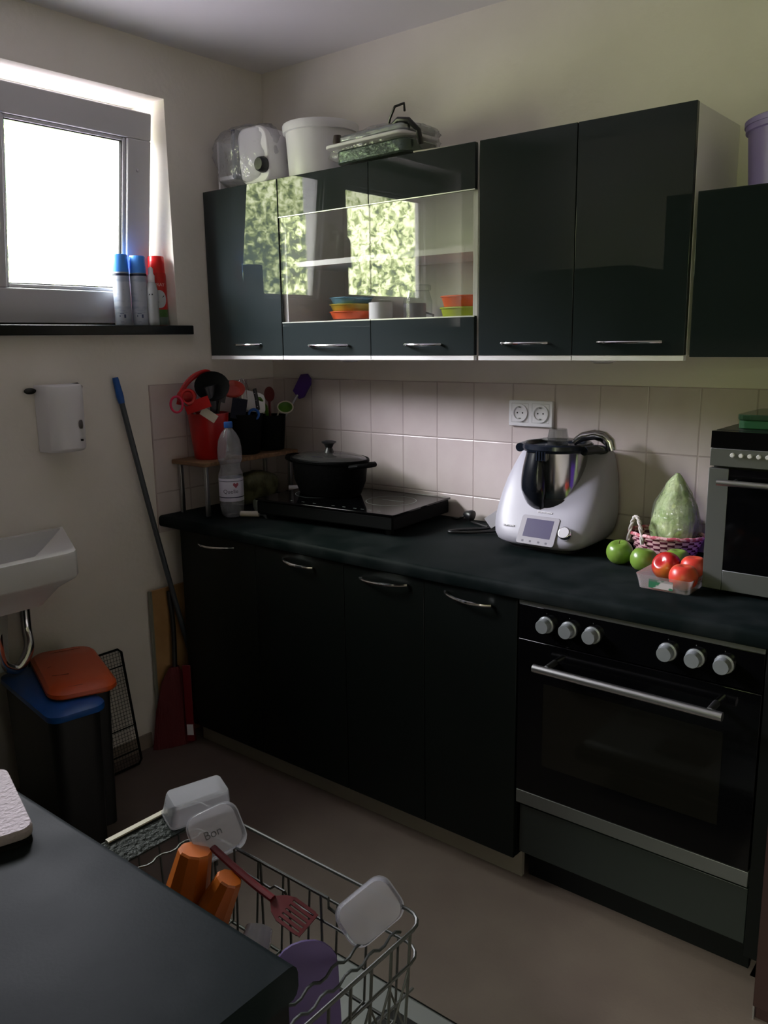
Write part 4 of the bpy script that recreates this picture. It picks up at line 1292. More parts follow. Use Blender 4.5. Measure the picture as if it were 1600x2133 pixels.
M_ga = mat('green_apple_skin', '#64842e', 0.3, c2='#7c9c46', nscale=12, lo=0.35, hi=0.7)
M_ra = mat('red_apple_skin', '#a81c1c', 0.25, c2='#c8862c', nscale=11, lo=0.50, hi=0.72, stretch=(1, 1, 0.6))
M_ne = mat('nectarine_skin', '#c8382c', 0.35, c2='#dc7c3c', nscale=12, lo=0.45, hi=0.75)
fruit('green_apple', (1.614, -0.258, H + 0.0005), 0.036, M_ga, 'green apple farthest left, directly beside the food processor', 'apple', tiltv=(R(14), 0))
fruit('green_apple', (1.698, -0.293, H + 0.0005), 0.0355, M_ga, 'green apple in front of the basket, left of the red apple', 'apple', stem=False, tiltv=(R(-8), R(6)))
fruit('green_apple', (1.770, -0.248, H + 0.0005), 0.0345, M_ga, 'green apple half hidden behind the red apple', 'apple', stem=False)
fruit('red_apple', (1.778, -0.350, H + 0.0035), 0.0370, M_ra, 'red and yellow apple lying in the clear punnet', 'apple', stem=False, tiltv=(R(50), R(-12)))
fruit('nectarine', (1.846, -0.412, H + 0.0035), 0.0345, M_ne, 'orange-red nectarine at the front of the clear punnet', 'nectarine', stem=False, squash=0.97)
fruit('nectarine', (1.8455, -0.340, H + 0.010), 0.0340, M_ne, 'orange-red nectarine behind, against the side of the compact oven', 'nectarine', stem=False, squash=0.97)
pn = MB()
po, pi_ = rrect(0.140, 0.168, 0.012, 4, 1.8095, -0.370), rrect(0.124, 0.152, 0.010, 4, 1.8095, -0.370)
pi2 = rrect(0.128, 0.156, 0.010, 4, 1.8095, -0.370)
pn.loft([[Vector((u, v, H + z)) for u, v in ring] for ring, z in ((pi_, 0.0006), (rrect(0.132, 0.160, 0.011, 4, 1.8095, -0.370), 0.022), (po, 0.0365), (rrect(0.138, 0.166, 0.011, 4, 1.8095, -0.370), 0.0365), (rrect(0.130, 0.158, 0.010, 4, 1.8095, -0.370), 0.022), (rrect(0.122, 0.150, 0.010, 4, 1.8095, -0.370), 0.0020))], cap0=True, cap1=True)
pt_ = thing('fruit_punnet', (1.8095, -0.370, H), 'clear plastic fruit punnet with a green printed label', 'punnet')
make('punnet_tray', pn, M_punnet, pt_)
make('printed_label', MB().box(1.775, 1.835, -0.4500, -0.4492, H + 0.006, H + 0.028), mat('green_print', '#2a6a4a', 0.5, c2='#b8b0b0', nscale=45, lo=0.5, hi=0.56), pt_)

# ------------------------------------------------------------------ things on the window sill
SLZ = 1.5377


def spray_can(name, x, y, r, h, bodym, capm, label, capr=1.0, lean=0.0, group='spray cans on the window sill'):
    root = thing(name, (x, y, SLZ), label, 'spray can', group)
    make('can_body', MB().lathe([(r * 0.93, 0.0002), (r, 0.004), (r, h * 0.72), (r * 0.95, h * 0.76)], (x, y, SLZ), 36), bodym, root)
    make('cap', MB().lathe([(r * 0.97 * capr, h * 0.755), (r * 0.98 * capr, h * 0.76), (r * 0.95 * capr, h * 0.985), (r * 0.88 * capr, h)], (x, y, SLZ), 36), capm, root)
    return root


def can_mat(name, base, extra):
    """white can body with faint blue-grey printing lines"""
    return mat(name, base, 0.3, c2=extra, nscale=14, lo=0.50, hi=0.62, stretch=(1, 1, 4))


M_cw = can_mat('white_can', '#b4bac8', '#9aa2b8')
CANA = math.atan2(-1.9, 2.5)
c1 = spray_can('spray_can', -0.075, -0.632, 0.0285, 0.240, M_cw, M_lblue, 'white spray can with blue cap, left one of the two on the sill')
c2_ = spray_can('spray_can', -0.050, -0.578, 0.0285, 0.236, M_cw, M_lblue, 'white spray can with blue cap, right one beside the white bottle')
for c_, x, y in ((c1, -0.075, -0.632), (c2_, -0.050, -0.578)):
    make('navy_band', MB().lathe([(0.0288, 0.168), (0.0288, 0.176)], (x, y, SLZ), 36, cap0=False, cap1=False), mat('navy_print', '#101838', 0.4), c_)
    pr = MB()
    for k, (a_, z_, w_, h_) in enumerate(((-0.1, 0.040, 0.5, 0.0015), (0.25, 0.026, 0.22, 0.012), (-0.35, 0.030, 0.1, 0.006), (-0.1, 0.012, 0.4, 0.001), (0.3, 0.12, 0.05, 0.001))):
        n = 6
        for i in range(n):
            t0, t1 = CANA + a_ - w_ / 2 + w_ * i / n, CANA + a_ - w_ / 2 + w_ * (i + 1) / n
            q = 0.0287
            pr.add([(x + q * math.cos(t0), y + q * math.sin(t0), SLZ + z_), (x + q * math.cos(t1), y + q * math.sin(t1), SLZ + z_), (x + q * math.cos(t1), y + q * math.sin(t1), SLZ + z_ + h_), (x + q * math.cos(t0), y + q * math.sin(t0), SLZ + z_ + h_)], [(0, 1, 2, 3)])
    make('printed_lines', pr, mat('blue_grey_print', '#3a4468', 0.5), c_)
RXc, RYc = -0.052, -0.4985
rcn = spray_can('spray_can', RXc, RYc, 0.0320, 0.240, mat('red_can', '#b81c18', 0.3), mat('bright_red_cap', '#d01414', 0.3), 'red-capped red spray can with a white round label beside the window reveal', capr=0.92)
make('green_band', MB().lathe([(0.0323, 0.030), (0.0323, 0.056)], (RXc, RYc, SLZ), 40, cap0=False, cap1=False), mat('green_print_band', '#3c6428', 0.4), rcn)
make('grey_band', MB().lathe([(0.0323, 0.002), (0.0323, 0.030)], (RXc, RYc, SLZ), 40, cap0=False, cap1=False), mat('grey_green_band', '#5c6a64', 0.4), rcn)
fw = on_cyl((RXc, RYc), 0.0322, CANA + 0.15, SLZ + 0.092)
dsc = MB()
dsc.loft([[fw(0.026 * math.cos(2 * math.pi * k / 36), 0.031 * math.sin(2 * math.pi * k / 36), d) for k in range(36)] for d in (0, 0.0002)], cap0=False, cap1=False)
rr0 = [fw(0.001 * math.cos(2 * math.pi * k / 36), 0.001 * math.sin(2 * math.pi * k / 36), 0.0004) for k in range(36)]
rr1 = [fw(0.013 * math.cos(2 * math.pi * k / 36), 0.0155 * math.sin(2 * math.pi * k / 36), 0.0004) for k in range(36)]
rr2 = [fw(0.026 * math.cos(2 * math.pi * k / 36), 0.031 * math.sin(2 * math.pi * k / 36), 0.0004) for k in range(36)]
dsc = MB().loft([rr0, rr1, rr2], cap0=True, cap1=False)
make('round_label', dsc, mat('white_round_label', '#b8bcc0', 0.4), rcn)
make('lettering', text_mb('SPRAY', 0.0165, on_cyl((RXc, RYc), 0.0322, CANA + 0.15, SLZ + 0.141), 0.0002, spacing=0.95), mat('pale_print', '#d8b0b0', 0.4), rcn, smooth=False)
make('small_print', MB().add([fw(0.010 + u, 0.004 + v, 0.0009) for u, v in ((0, 0), (0.006, 0.004), (0.008, 0.010), (0.003, 0.006))] + [fw(-0.006 + u, -0.012 + v, 0.0009) for u, v in ((0, 0), (0.004, 0), (0.004, 0.003), (0, 0.003))], [(0, 1, 2, 3), (4, 5, 6, 7)]), mat('dark_print', '#202428', 0.5), rcn)
wb = thing('white_bottle', (-0.020, -0.5465, SLZ), 'small white bottle with a nozzle in front of the red spray can', 'bottle')
make('bottle_body', MB().lathe([(0.0185, 0.0003), (0.0205, 0.004), (0.0205, 0.120), (0.0150, 0.142), (0.0125, 0.148)], (-0.020, -0.5465, SLZ), 32), mat('white_bottle_plastic', '#b0b4b8', 0.35), wb)
make('nozzle', MB().lathe([(0.0125, 0.148), (0.0130, 0.170), (0.0090, 0.176), (0.0085, 0.194), (0.005, 0.199)], (-0.020, -0.5465, SLZ), 24), M_wplast, wb)
fw2 = on_cyl((-0.020, -0.5465), 0.0206, CANA - 0.1, SLZ + 0.104)
make('bottle_print', MB().add([fw2(u, v, 0.0001) for u, v in ((-0.010, -0.001), (-0.004, -0.001), (-0.005, 0.005), (-0.007, 0.004))] + [fw2(u, v, 0.0001) for u, v in ((0.000, -0.001), (0.006, -0.001), (0.003, 0.006), (0.001, 0.003))], [(0, 1, 2, 3), (4, 5, 6, 7)]), mat('dark_print', '#202428', 0.5), wb)

# ------------------------------------------------------------------ left wall: dispenser, sink
dp = thing('soap_dispenser', (0.05, -0.965, 1.135), 'white wall dispenser with a small grey window above the sink', 'dispenser')
po = []
for k in range(13):
    a = R(-90 + 180 * k / 12)
    po.append((0.062 + 0.040 * math.cos(a), 0.062 * math.sin(a)))
poly = [(0.0, -0.066)] + po + [(0.0, 0.066)]
d_ = MB().loft([[Vector((u * sc + 0.001, -0.965 + v * sc2, z)) for u, v in poly] for z, sc, sc2 in ((1.142, 0.80, 0.97), (1.150, 0.93, 1.0), (1.300, 1.0, 1.0), (1.345, 0.98, 1.0), (1.353, 0.93, 0.98))])
make('dispenser_cover', d_, M_wplast, dp, bevel=0.003, angle=50)
for nm, z_, r_, m_ in (('level_window', 1.228, 0.0105, mat('grey_window', '#605c5a', 0.3)), ('lock_button', 1.178, 0.0035, M_black)):
    th = R(-2)
    xf = Matrix.Translation((0.0985, -0.9330, z_)) @ Matrix.Rotation(R(32), 4, 'Z') @ Matrix.Rotation(R(90), 4, 'Y')
    make(nm, MB().lathe([(r_, -0.006), (r_, 0.0008), (r_ * 0.8, 0.0015)], seg=20, sx=1.35 if r_ > 0.005 else 1, sy=0.8), m_, dp, xf=xf)
make('black_hook', MB().ball((0.012, -1.048, 1.336), 0.016, sc=(0.5, 1.25, 0.62)).tube([(0.012, -1.034, 1.336), (0.016, -1.015, 1.340)], 0.004, 8), M_black, dp)
make('black_hook', MB().tube([(0.01, -0.905, 1.350), (0.016, -0.888, 1.349), (0.018, -0.878, 1.340), (0.014, -0.874, 1.330)], [0.003, 0.007, 0.008, 0.003], 8), M_black, dp)

sk = thing('hand_basin', (0.19, -1.45, 0.78), 'white ceramic hand basin on the window wall, left edge of the view', 'basin')
SX1, SY1, SY0, SZT = 0.352, -1.137, -1.72, 0.8915
def basin_ring(x0, x1, y0, y1, z, r, n=5):
    return [Vector((u, v, z)) for u, v in rrect(x1 - x0, y1 - y0, r, n, (x0 + x1) / 2, (y0 + y1) / 2)]
deck_out = [(0.004, -0.976), (0.335, -1.127), (0.352, -1.142), (0.358, -1.165), (0.358, -1.72), (0.004, -1.72)]
low_out = [(0.03, -1.05), (0.30, -1.17), (0.318, -1.182), (0.322, -1.20), (0.322, -1.68), (0.03, -1.68)]
def ring3(poly, z, k=1.0, cx=0.18, cy=-1.4):
    out = []
    for i in range(len(poly)):
        a, b = Vector((*poly[i], 0)), Vector((*poly[(i + 1) % len(poly)], 0))
        for t in (0, 0.25, 0.5, 0.75):
            p = a.lerp(b, t)
            out.append(Vector((cx + (p.x - cx) * k, cy + (p.y - cy) * k, z)))
    return out
inn = [(0.030, -1.000), (0.125, -1.078), (0.245, -1.180), (0.315, -1.245), (0.330, -1.69), (0.030, -1.69)]
bsn = MB().loft([ring3(low_out, 0.740, 0.80), ring3(low_out, 0.790), ring3(deck_out, 0.815, 0.985), ring3(deck_out, 0.822), ring3(deck_out, 0.888), ring3(deck_out, 0.8925, 0.993),
                 ring3(inn, 0.8925), ring3(inn, 0.874, 0.975), ring3(inn, 0.80, 0.80, cy=-1.38)])
make('bowl', bsn, M_enamel, sk, angle=40)
make('waste_pipe', MB().tube(smooth_path([(0.16, -1.30, 0.745), (0.16, -1.30, 0.575), (0.16, -1.27, 0.530), (0.16, -1.24, 0.530), (0.15, -1.205, 0.575), (0.12, -1.192, 0.63), (0.12, -1.190, 0.735)]), 0.016, 14), M_chrome, sk)
make('pedestal_cover', MB().lathe([(0.075, 0.53), (0.080, 0.62), (0.090, 0.745)], (0.10, -1.33, 0), 32), mat('grey_pedestal', '#a8aca6', 0.35), sk)
make('supply_pipe', MB().tube([(0.030, -1.150, 0.10), (0.030, -1.150, 0.74), (0.05, -1.16, 0.765)], 0.006, 10), M_chrome, sk)

# ------------------------------------------------------------------ bin with lids, leaning grid
rbm = Matrix.Translation((0.312, -1.235, 0)) @ Matrix.Rotation(R(-9), 4, 'Z')
bn = thing('waste_bin', (0.312, -1.235, 0), 'black waste bin with a blue lid, in front of the orange-lidded one', 'bin', 'waste bins under the hand basin')
def rr_ring(w_, d_, r_, z, cx=0, cy=0):
    return [Vector((u, v, z)) for u, v in rrect(w_, d_, r_, 5, cx, cy)]
M_bin = mat('black_bin_plastic', (0.006, 0.0065, 0.007), 0.5)
make('bin_body', MB().loft([rr_ring(0.38, 0.125, 0.03, 0.0005), rr_ring(0.40, 0.145, 0.035, 0.478)]), M_bin, bn, xf=rbm)
make('bin_lid', MB().loft([rr_ring(0.424, 0.160, 0.035, 0.474), rr_ring(0.430, 0.166, 0.04, 0.480), rr_ring(0.428, 0.164, 0.04, 0.492), rr_ring(0.40, 0.14, 0.04, 0.499), rr_ring(0.30, 0.10, 0.04, 0.500)]), M_blue, bn, xf=rbm)
rol = Matrix.Translation((0.292, -1.152, 0.500)) @ Matrix.Rotation(R(-20), 4, 'Z') @ Matrix.Rotation(R(-1.0), 4, 'X')
ol = thing('waste_bin', (0.292, -1.152, 0), 'waste bin with a rounded orange lid lapping over the blue-lidded one', 'bin', 'waste bins under the hand basin')
make('bin_body', MB().loft([rr_ring(0.22, 0.07, 0.02, 0.0005), rr_ring(0.25, 0.085, 0.02, 0.504)]), M_bin, ol, xf=Matrix.Translation((0.235, -1.085, 0)) @ Matrix.Rotation(R(-12), 4, 'Z'))
make('bin_lid', MB().loft([rr_ring(0.372, 0.186, 0.045, 0.004), rr_ring(0.380, 0.194, 0.05, 0.009), rr_ring(0.378, 0.192, 0.05, 0.019), rr_ring(0.355, 0.172, 0.045, 0.028), rr_ring(0.20, 0.10, 0.04, 0.031)]), M_orange, ol, xf=rol)
gv = MB()
M_groove = mat('dark_orange_groove', '#6e2a10', 0.5)
make('moulded_groove', MB().tube([(-0.155, 0.055, 0.0285), (-0.150, -0.02, 0.0288), (-0.140, -0.070, 0.0262)], 0.0014, 6), M_groove, ol, xf=rol)
make('moulded_groove', MB().tube([(0.060, -0.020, 0.0305), (0.055, -0.052, 0.0295), (0.048, -0.064, 0.0285)], 0.0022, 6), M_groove, ol, xf=rol)
make('moulded_groove', MB().tube([(-0.030, -0.055, 0.0292), (-0.022, -0.066, 0.0280)], 0.0022, 6), M_groove, ol, xf=rol)
make('moulded_groove', MB().tube([(0.155, 0.00, 0.0287), (0.155, -0.045, 0.0275)], 0.0014, 6), M_groove, ol, xf=rol)

gp = thing('wire_grid', (0.045, -0.97, 0), 'black wire grid panel leaning on the wall behind the bin', 'grid')
A, Bt = Vector((0.012, 0, 0.418)), Vector((0.090, 0, 0.006))
def gpt(y, t, off=0.0):
    p = A.lerp(Bt, t)
    return Vector((p.x + off, y, p.z))
gy0, gy1 = -1.16, -0.805
fp_ = [gpt(gy1 - 0.012, 0), gpt(gy1, 0.03), gpt(gy1, 0.97), gpt(gy1 - 0.012, 1), gpt(gy0 + 0.012, 1), gpt(gy0, 0.97), gpt(gy0, 0.03), gpt(gy0 + 0.012, 0)]
make('grid_frame', MB().tube(fp_, 0.0045, 8, closed=True), M_blackmatt, gp)
gm = MB()
for i in range(1, 30):
    y = gy0 + (gy1 - gy0) * i / 30
    gm.tube([gpt(y, 0.0), gpt(y, 1.0)], 0.0008, 5)
for i in range(1, 34):
    gm.tube([gpt(gy0, i / 34), gpt(gy1, i / 34)], 0.0008, 5)
o_ = make('fine_mesh', gm, mat('dark_wire', (0.010, 0.011, 0.010), 0.5), gp)
o_['kind'] = 'stuff'
for t in (0.14, 0.66, 0.87):
    make('cross_bar', MB().tube([gpt(gy0, t, 0.004), gpt(gy1, t, 0.004)], 0.0022, 6), M_blackmatt, gp)

# ------------------------------------------------------------------ corner: mop stick, board, brush, dustpan
ms = thing('mop_stick', (0.05, -0.55, 0), 'long grey mop stick with blue tip leaning on the window wall', 'mop')
s0, s1_ = Vector((0.0135, -0.742, 1.362)), Vector((0.085, -0.478, 0.012))
P_ = lambda t: s0.lerp(s1_, t) + Vector((0.004, -0.012, 0)) * math.sin(math.pi * t)
make('stick', MB().tube([P_(i / 20) for i in range(1, 21)], [0.0095] * 20, 14), mat('blue_grey_stick', '#3c4248', 0.4), ms)
make('blue_tip', MB().tube([P_(-0.002), P_(0.005), P_(0.045), P_(0.062)], [0.0095, 0.0105, 0.0125, 0.0105], 14), M_blue, ms)
lb = thing('leaning_board', (0.02, -0.48, 0), 'tan board with a pale metal edge standing in the gap left of the base cupboards', 'board')
make('board', MB().obox((0.0185, -0.49, 0.299), (0.010, 0.36, 0.596), (0, R(0.6), 0)), mat('tan_board', '#b48c5c', 0.6, c2='#a47c4c', nscale=8), lb)
make('metal_edge', MB().obox((0.0190, -0.674, 0.299), (0.0145, 0.007, 0.597), (0, R(0.6), 0)), mat('pale_edge', '#86887e', 0.4, metal=0.2), lb)
br = thing('hand_brush', (0.07, -0.64, 0), 'dark red bristled brush with a black handle standing on the floor in the gap', 'brush')
make('brush_handle', MB().tube(smooth_path([(0.040, -0.605, 0.585), (0.046, -0.600, 0.45), (0.055, -0.612, 0.30)]), 0.009, 10), M_black, br)
dirb = Vector((0.062, 0.150, 0)).normalized()
nb = Vector((-dirb.y, dirb.x, 0))
bristle = []
for z, hw, th, cx, cy in ((0.30, 0.018, 0.009, 0.056, -0.615), (0.25, 0.045, 0.012, 0.060, -0.625), (0.14, 0.066, 0.014, 0.064, -0.636), (0.0008, 0.082, 0.017, 0.068, -0.643)):
    ring = []
    for k in range(32):
        a = 2 * math.pi * k / 32
        rag = 0.0012 * ((k % 3) - 1) if z < 0.2 else 0
        ring.append(Vector((cx, cy, z)) + dirb * (hw * math.cos(a)) + nb * ((th + rag) * math.sin(a)))
    bristle.append(ring)
make('bristles', MB().loft(bristle), mat('dark_red_bristles', '#5c0c14', 0.6, bump=0.8, bscale=140, stretch=(1, 1, 0.08)), br)
dpn = thing('dustpan', (0.09, -0.60, 0), 'red dustpan with a small white sticker standing upright beside the brush', 'dustpan')
make('pan', MB().obox((0.1120, -0.603, 0.165), (0.008, 0.030, 0.300), (0, 0, R(-52))), mat('crimson_plastic', '#6c0c18', 0.45), dpn, bevel=0.002)
make('sticker', MB().obox((0.1165, -0.6070, 0.062), (0.0015, 0.024, 0.042), (0, 0, R(-52))), mat('white_sticker', '#d8d6dc', 0.5), dpn)

# ------------------------------------------------------------------ near counter with open dishwasher
NX, NY = 1.9948, -1.889
prof = [(-2.515, H), (NY - 0.012, H), (NY - 0.006, H - 0.0015), (NY - 0.002, H - 0.006), (NY, H - 0.013), (NY, H - 0.028), (NY - 0.003, H - 0.036), (NY - 0.008, H - 0.0395), (-2.515, H - 0.040)]
cw = make('worktop', MB().prism(prof, lambda u, v, d: (d, u, v), 0.98, NX), M_stone)
tag(cw, 'near slate-look counter top at the lower left, white cloth on it', 'worktop')
cp = make('counter_side_panel', MB().box(1.9765, 1.9925, -2.500, NY - 0.012, 0.0, H - 0.0405), M_blackmatt, bevel=0.001)
tag(cp, 'black side panel closing the right end of the near counter', 'panel')
make('screw_cap', MB().lathe([(0.006, 0), (0.006, 0.001), (0.004, 0.0016)], seg=14), M_steel_d, cp, xf=Matrix.Translation((1.9925, -1.944, 0.800)) @ Matrix.Rotation(R(90), 4, 'Y'))
nb_ = thing('base_cupboard', (1.17, -2.2, 0), 'black base cupboard under the near counter, left of the dishwasher', 'cupboard')
make('carcass', MB().box(0.985, 1.368, -2.49, NY - 0.030, 0.0, H - 0.0405), M_blackmatt, nb_)
make('door', MB().box(0.988, 1.366, NY - 0.0295, NY - 0.013, 0.09, H - 0.044), M_front, nb_, bevel=0.001)
dw = thing('dishwasher', (1.675, -2.2, 0), 'dishwasher under the near counter with its door folded down', 'dishwasher')
DX0, DX1 = 1.372, 1.972
t_ = MB()
t_.box(DX0, DX0 + 0.03, -2.48, NY - 0.03, 0.10, H - 0.0405)
t_.box(DX1 - 0.03, DX1, -2.48, NY - 0.03, 0.10, H - 0.0405)
t_.box(DX0 + 0.03, DX1 - 0.03, -2.48, NY - 0.03, H - 0.065, H - 0.0405)
t_.box(DX0 + 0.03, DX1 - 0.03, -2.48, NY - 0.03, 0.10, 0.13)
t_.box(DX0 + 0.03, DX1 - 0.03, -2.48, -2.46, 0.13, H - 0.065)
make('tub_casing', t_, M_steel, dw)
make('kick_plate', MB().box(DX0, DX1, NY - 0.06, NY - 0.04, 0.0, 0.095), M_blackmatt, dw)
do = make('open_door', MB().box(DX0, DX1, -1.875, -1.193, 0.090, 0.128), M_blackmatt, dw, bevel=0.003)
make('inner_liner', MB().box(DX0 + 0.02, DX1 - 0.02, -1.86, -1.215, 0.1285, 0.150), mat('satin_steel', (0.32, 0.33, 0.34), 0.35, metal=0.6), do, bevel=0.006)
make('detergent_box', MB().prism(rrect(0.17, 0.12, 0.02, 4, 1.69, -1.335), lambda u, v, d: (u, v, d), 0.1505, 0.166), M_black, do, bevel=0.003)

# upper basket pulled out
rk = thing('dish_rack', (1.68, -1.83, 0.50), 'grey wire dishwasher basket pulled out over the open door', 'dish rack')
M_wire = mat('grey_green_wire', (0.028, 0.031, 0.025), 0.45)
RX0, RX1, RY0, RY1, RZ0, RZ1 = 1.425, 1.930, -2.09, -1.585, 0.515, 0.700
def corner_loop(z, x0, x1, y0, y1, r=0.03):
    pts = []
    for (cx, cy, a0_) in ((x1 - r, y1 - r, 0), (x0 + r, y1 - r, 90), (x0 + r, y0 + r, 180), (x1 - r, y0 + r, 270)):
        for k in range(5):
            a = R(a0_ + 22.5 * k)
            pts.append((cx + r * math.cos(a), cy + r * math.sin(a), z))
    return pts
make('top_rail', MB().tube(corner_loop(RZ1, RX0, RX1, RY0, RY1), 0.0028, 8, closed=True), M_wire, rk)
make('middle_rail', MB().tube(corner_loop(RZ1 - 0.050, RX0 + 0.002, RX1 - 0.002, RY0 + 0.002, RY1 - 0.002), 0.0024, 8, closed=True), M_wire, rk)
make('bottom_rail', MB().tube(corner_loop(RZ0, RX0 + 0.015, RX1 - 0.015, RY0 + 0.01, RY1 - 0.012), 0.0028, 8, closed=True), M_wire, rk)
for x in [RX0 + 0.05 + i * 0.058 for i in range(8)]:
    make('cross_wire', MB().tube([(x, RY1 + 0.001, RZ1 - 0.050), (x, RY1 - 0.010, RZ0 + 0.004), (x, RY1 - 0.03, RZ0), (x, RY0 + 0.03, RZ0), (x, RY0 + 0.01, RZ0 + 0.01), (x, RY0, RZ1 - 0.05)], 0.0019, 6), M_wire, rk)
for y in [RY1 - 0.035 - i * 0.040 for i in range(11)]:
    make('side_wire', MB().tube([(RX0, y, RZ1), (RX0 + 0.004, y, RZ1 - 0.04), (RX0 + 0.013, y, RZ0)], 0.0019, 6), M_wire, rk)
    make('side_wire', MB().tube([(RX1, y, RZ1), (RX1 - 0.003, y, RZ1 - 0.05), (RX1 - 0.013, y, RZ0)], 0.0022, 6), M_wire, rk)
for i in range(10):
    y = RY1 - 0.035 - i * 0.040
    make('brace_wire', MB().tube([(RX1 - 0.004, y, RZ1 - 0.06), (RX1 - 0.010, y - 0.040, RZ0 + 0.03)], 0.0017, 6), M_wire, rk)
    make('brace_wire', MB().tube([(RX1 - 0.006, y - 0.040, RZ1 - 0.06), (RX1 - 0.012, y, RZ0 + 0.03)], 0.0017, 6), M_wire, rk)
make('lower_side_rail', MB().tube([(RX1 - 0.008, RY0 + 0.02, RZ1 - 0.10), (RX1 - 0.008, RY1 - 0.02, RZ1 - 0.10)], 0.0022, 6), M_wire, rk)
# fence of tines running across, and two toothed rails
fy = -1.640
make('fence_rail', MB().tube([(1.555, fy, 0.655), (1.555, fy, 0.705), (1.62, fy, 0.705), (1.80, fy, 0.705), (1.80, fy, 0.690), (1.86, fy, 0.680)], 0.0023, 7), M_wire, rk)
make('fence_rail', MB().tube([(1.550, fy, 0.672), (1.68, fy, 0.668), (1.69, fy, 0.676), (1.71, fy, 0.676), (1.72, fy, 0.664), (1.86, fy, 0.662)], 0.0021, 7), M_wire, rk)
for x in (1.5505, 1.60, 1.66, 1.72, 1.785):
    make('fence_post', MB().tube([(x, fy, 0.704), (x, fy, 0.60), (x, fy - 0.004, RZ0)], 0.0020, 6), M_wire, rk)
for y in (-1.70, -1.755, -1.81):
    for x in (1.50, 1.56, 1.62, 1.68, 1.74, 1.80):
        make('tine', MB().tube(smooth_path([(x - 0.014, y, RZ0), (x - 0.010, y, RZ0 + 0.06), (x, y, RZ0 + 0.095), (x + 0.010, y, RZ0 + 0.06), (x + 0.014, y, RZ0)], 3), 0.0016, 6), M_wire, rk)
for x in (1.872, 1.895):
    tp = []
    for i in range(40):
        tp.append((x, RY1 - 0.012 - i * 0.0115, RZ1 - 0.030 + (0.007 if i % 4 in (1, 2) else 0)))
    make('toothed_rail', MB().tube(tp, 0.0022, 6), mat('dark_green_coating', (0.018, 0.026, 0.022), 0.4), rk)
tp = []
for i in range(22):
    tp.append((1.475 + (0.006 if i % 4 in (1, 2) else 0), RY1 - 0.02 - i * 0.0115, RZ1 - 0.035))
make('toothed_rail', MB().tube(tp, 0.0022, 6), M_wire, rk)

# dishes in it
GD = 'dishes in the pulled-out basket'
def open_tub(w_, d_, h_, r_, taper=0.85, t=0.0016):
    rr = []
    rr.append(rr_ring(w_ * taper, d_ * taper, r_ * 0.8, 0))
    rr.append(rr_ring(w_ * (taper + 0.04), d_ * (taper + 0.04), r_, h_ * 0.08))
    rr.append(rr_ring(w_ * 0.97, d_ * 0.97, r_, h_ * 0.93))
    rr.append(rr_ring(w_, d_, r_, h_ * 0.94))
    rr.append(rr_ring(w_, d_, r_, h_))
    rr.append(rr_ring(w_ * 0.95, d_ * 0.95, r_ * 0.9, h_))
    rr.append(rr_ring(w_ * (taper + 0.02), d_ * (taper + 0.02), r_ * 0.9, h_ * 0.1))
    return MB().loft(rr)


def euler_m(loc, rx=0, ry=0, rz=0):
    return Matrix.Translation(loc) @ Matrix.Rotation(R(rz), 4, 'Z') @ Matrix.Rotation(R(ry), 4, 'Y') @ Matrix.Rotation(R(rx), 4, 'X')


def dish(name, mb, m_, xf, label, cat, **kw):
    return tag(make(name, mb, m_, xf=xf, **kw), label, cat, GD)


dish('plastic_box', open_tub(0.052, 0.110, 0.042, 0.010), M_clearbox, euler_m((1.483, -1.614, 0.748), 180, 14, -16), 'upturned clear rectangular plastic box at the far left corner of the basket', 'box')
tb = thing('plastic_tub', (1.575, -1.655, 0.74), 'cloudy rounded square tub with faint lettering, bottom facing the camera', 'tub', GD)
TB = euler_m((1.5825, -1.6560, 0.745), 0, 0, 0)
vdir = Vector((0.62, -0.56, 0.56)).normalized()
qm = vdir.to_track_quat('Z', 'Y').to_matrix().to_4x4()
TB = Matrix.Translation((1.581, -1.660, 0.735)) @ qm @ Matrix.Rotation(R(20), 4, 'Z')
make('tub_shell', open_tub(0.086, 0.078, 0.038, 0.022), M_clearbox, tb, xf=TB @ Matrix.Rotation(R(180), 4, 'X'))
make('moulded_lettering', text_mb('Bon', 0.018, lambda u, v, w: TB @ Vector((u - 0.004, v - 0.002, 0.0015 + w))), mat('grey_emboss', '#55585c', 0.5), tb, smooth=False)
M_cupo = mat('orange_translucent', '#b05a18', 0.35, coat=0.2)
def beaker(r0, r1, h):
    return MB().lathe([(r0 * 0.9, 0), (r0, 0.003), (r1, h), (r1 * 0.95, h), (r0 * 0.9, 0.005)], seg=10)
dish('orange_beaker', beaker(0.026, 0.036, 0.085), M_cupo, euler_m((1.579, -1.697, 0.722), 168, 8, 10), 'upturned orange faceted beaker left of the red slotted spoon', 'beaker', smooth=False)
dish('orange_beaker', beaker(0.020, 0.030, 0.080), M_cupo, euler_m((1.648, -1.690, 0.700), 158, 14, -15), 'smaller orange beaker lying lower, half hidden by the counter edge', 'beaker', smooth=False)
sp = thing('red_slotted_spoon', (1.69, -1.66, 0.68), 'dark red slotted spoon lying across the dishwasher basket', 'spoon', GD)
make('spoon_handle', MB().tube(smooth_path([(1.588, -1.672, 0.716), (1.63, -1.671, 0.703), (1.68, -1.670, 0.690), (1.715, -1.668, 0.682)]), [0.0065] * 19, 10, flat=0.6), M_dred, sp)
SPB = Matrix.Translation((1.748, -1.664, 0.672)) @ Matrix.Rotation(R(14), 4, 'Y') @ Matrix.Rotation(R(5), 4, 'Z') @ Matrix.Rotation(R(14), 4, 'X') @ Matrix.Scale(0.8, 4)
bl = MB()
bl.prism([(-0.044, -0.007), (-0.030, -0.020), (-0.012, -0.027), (-0.012, 0.027), (-0.030, 0.020), (-0.044, 0.007)], lambda u, v, d: (u, v, d), -0.0015, 0.0015)
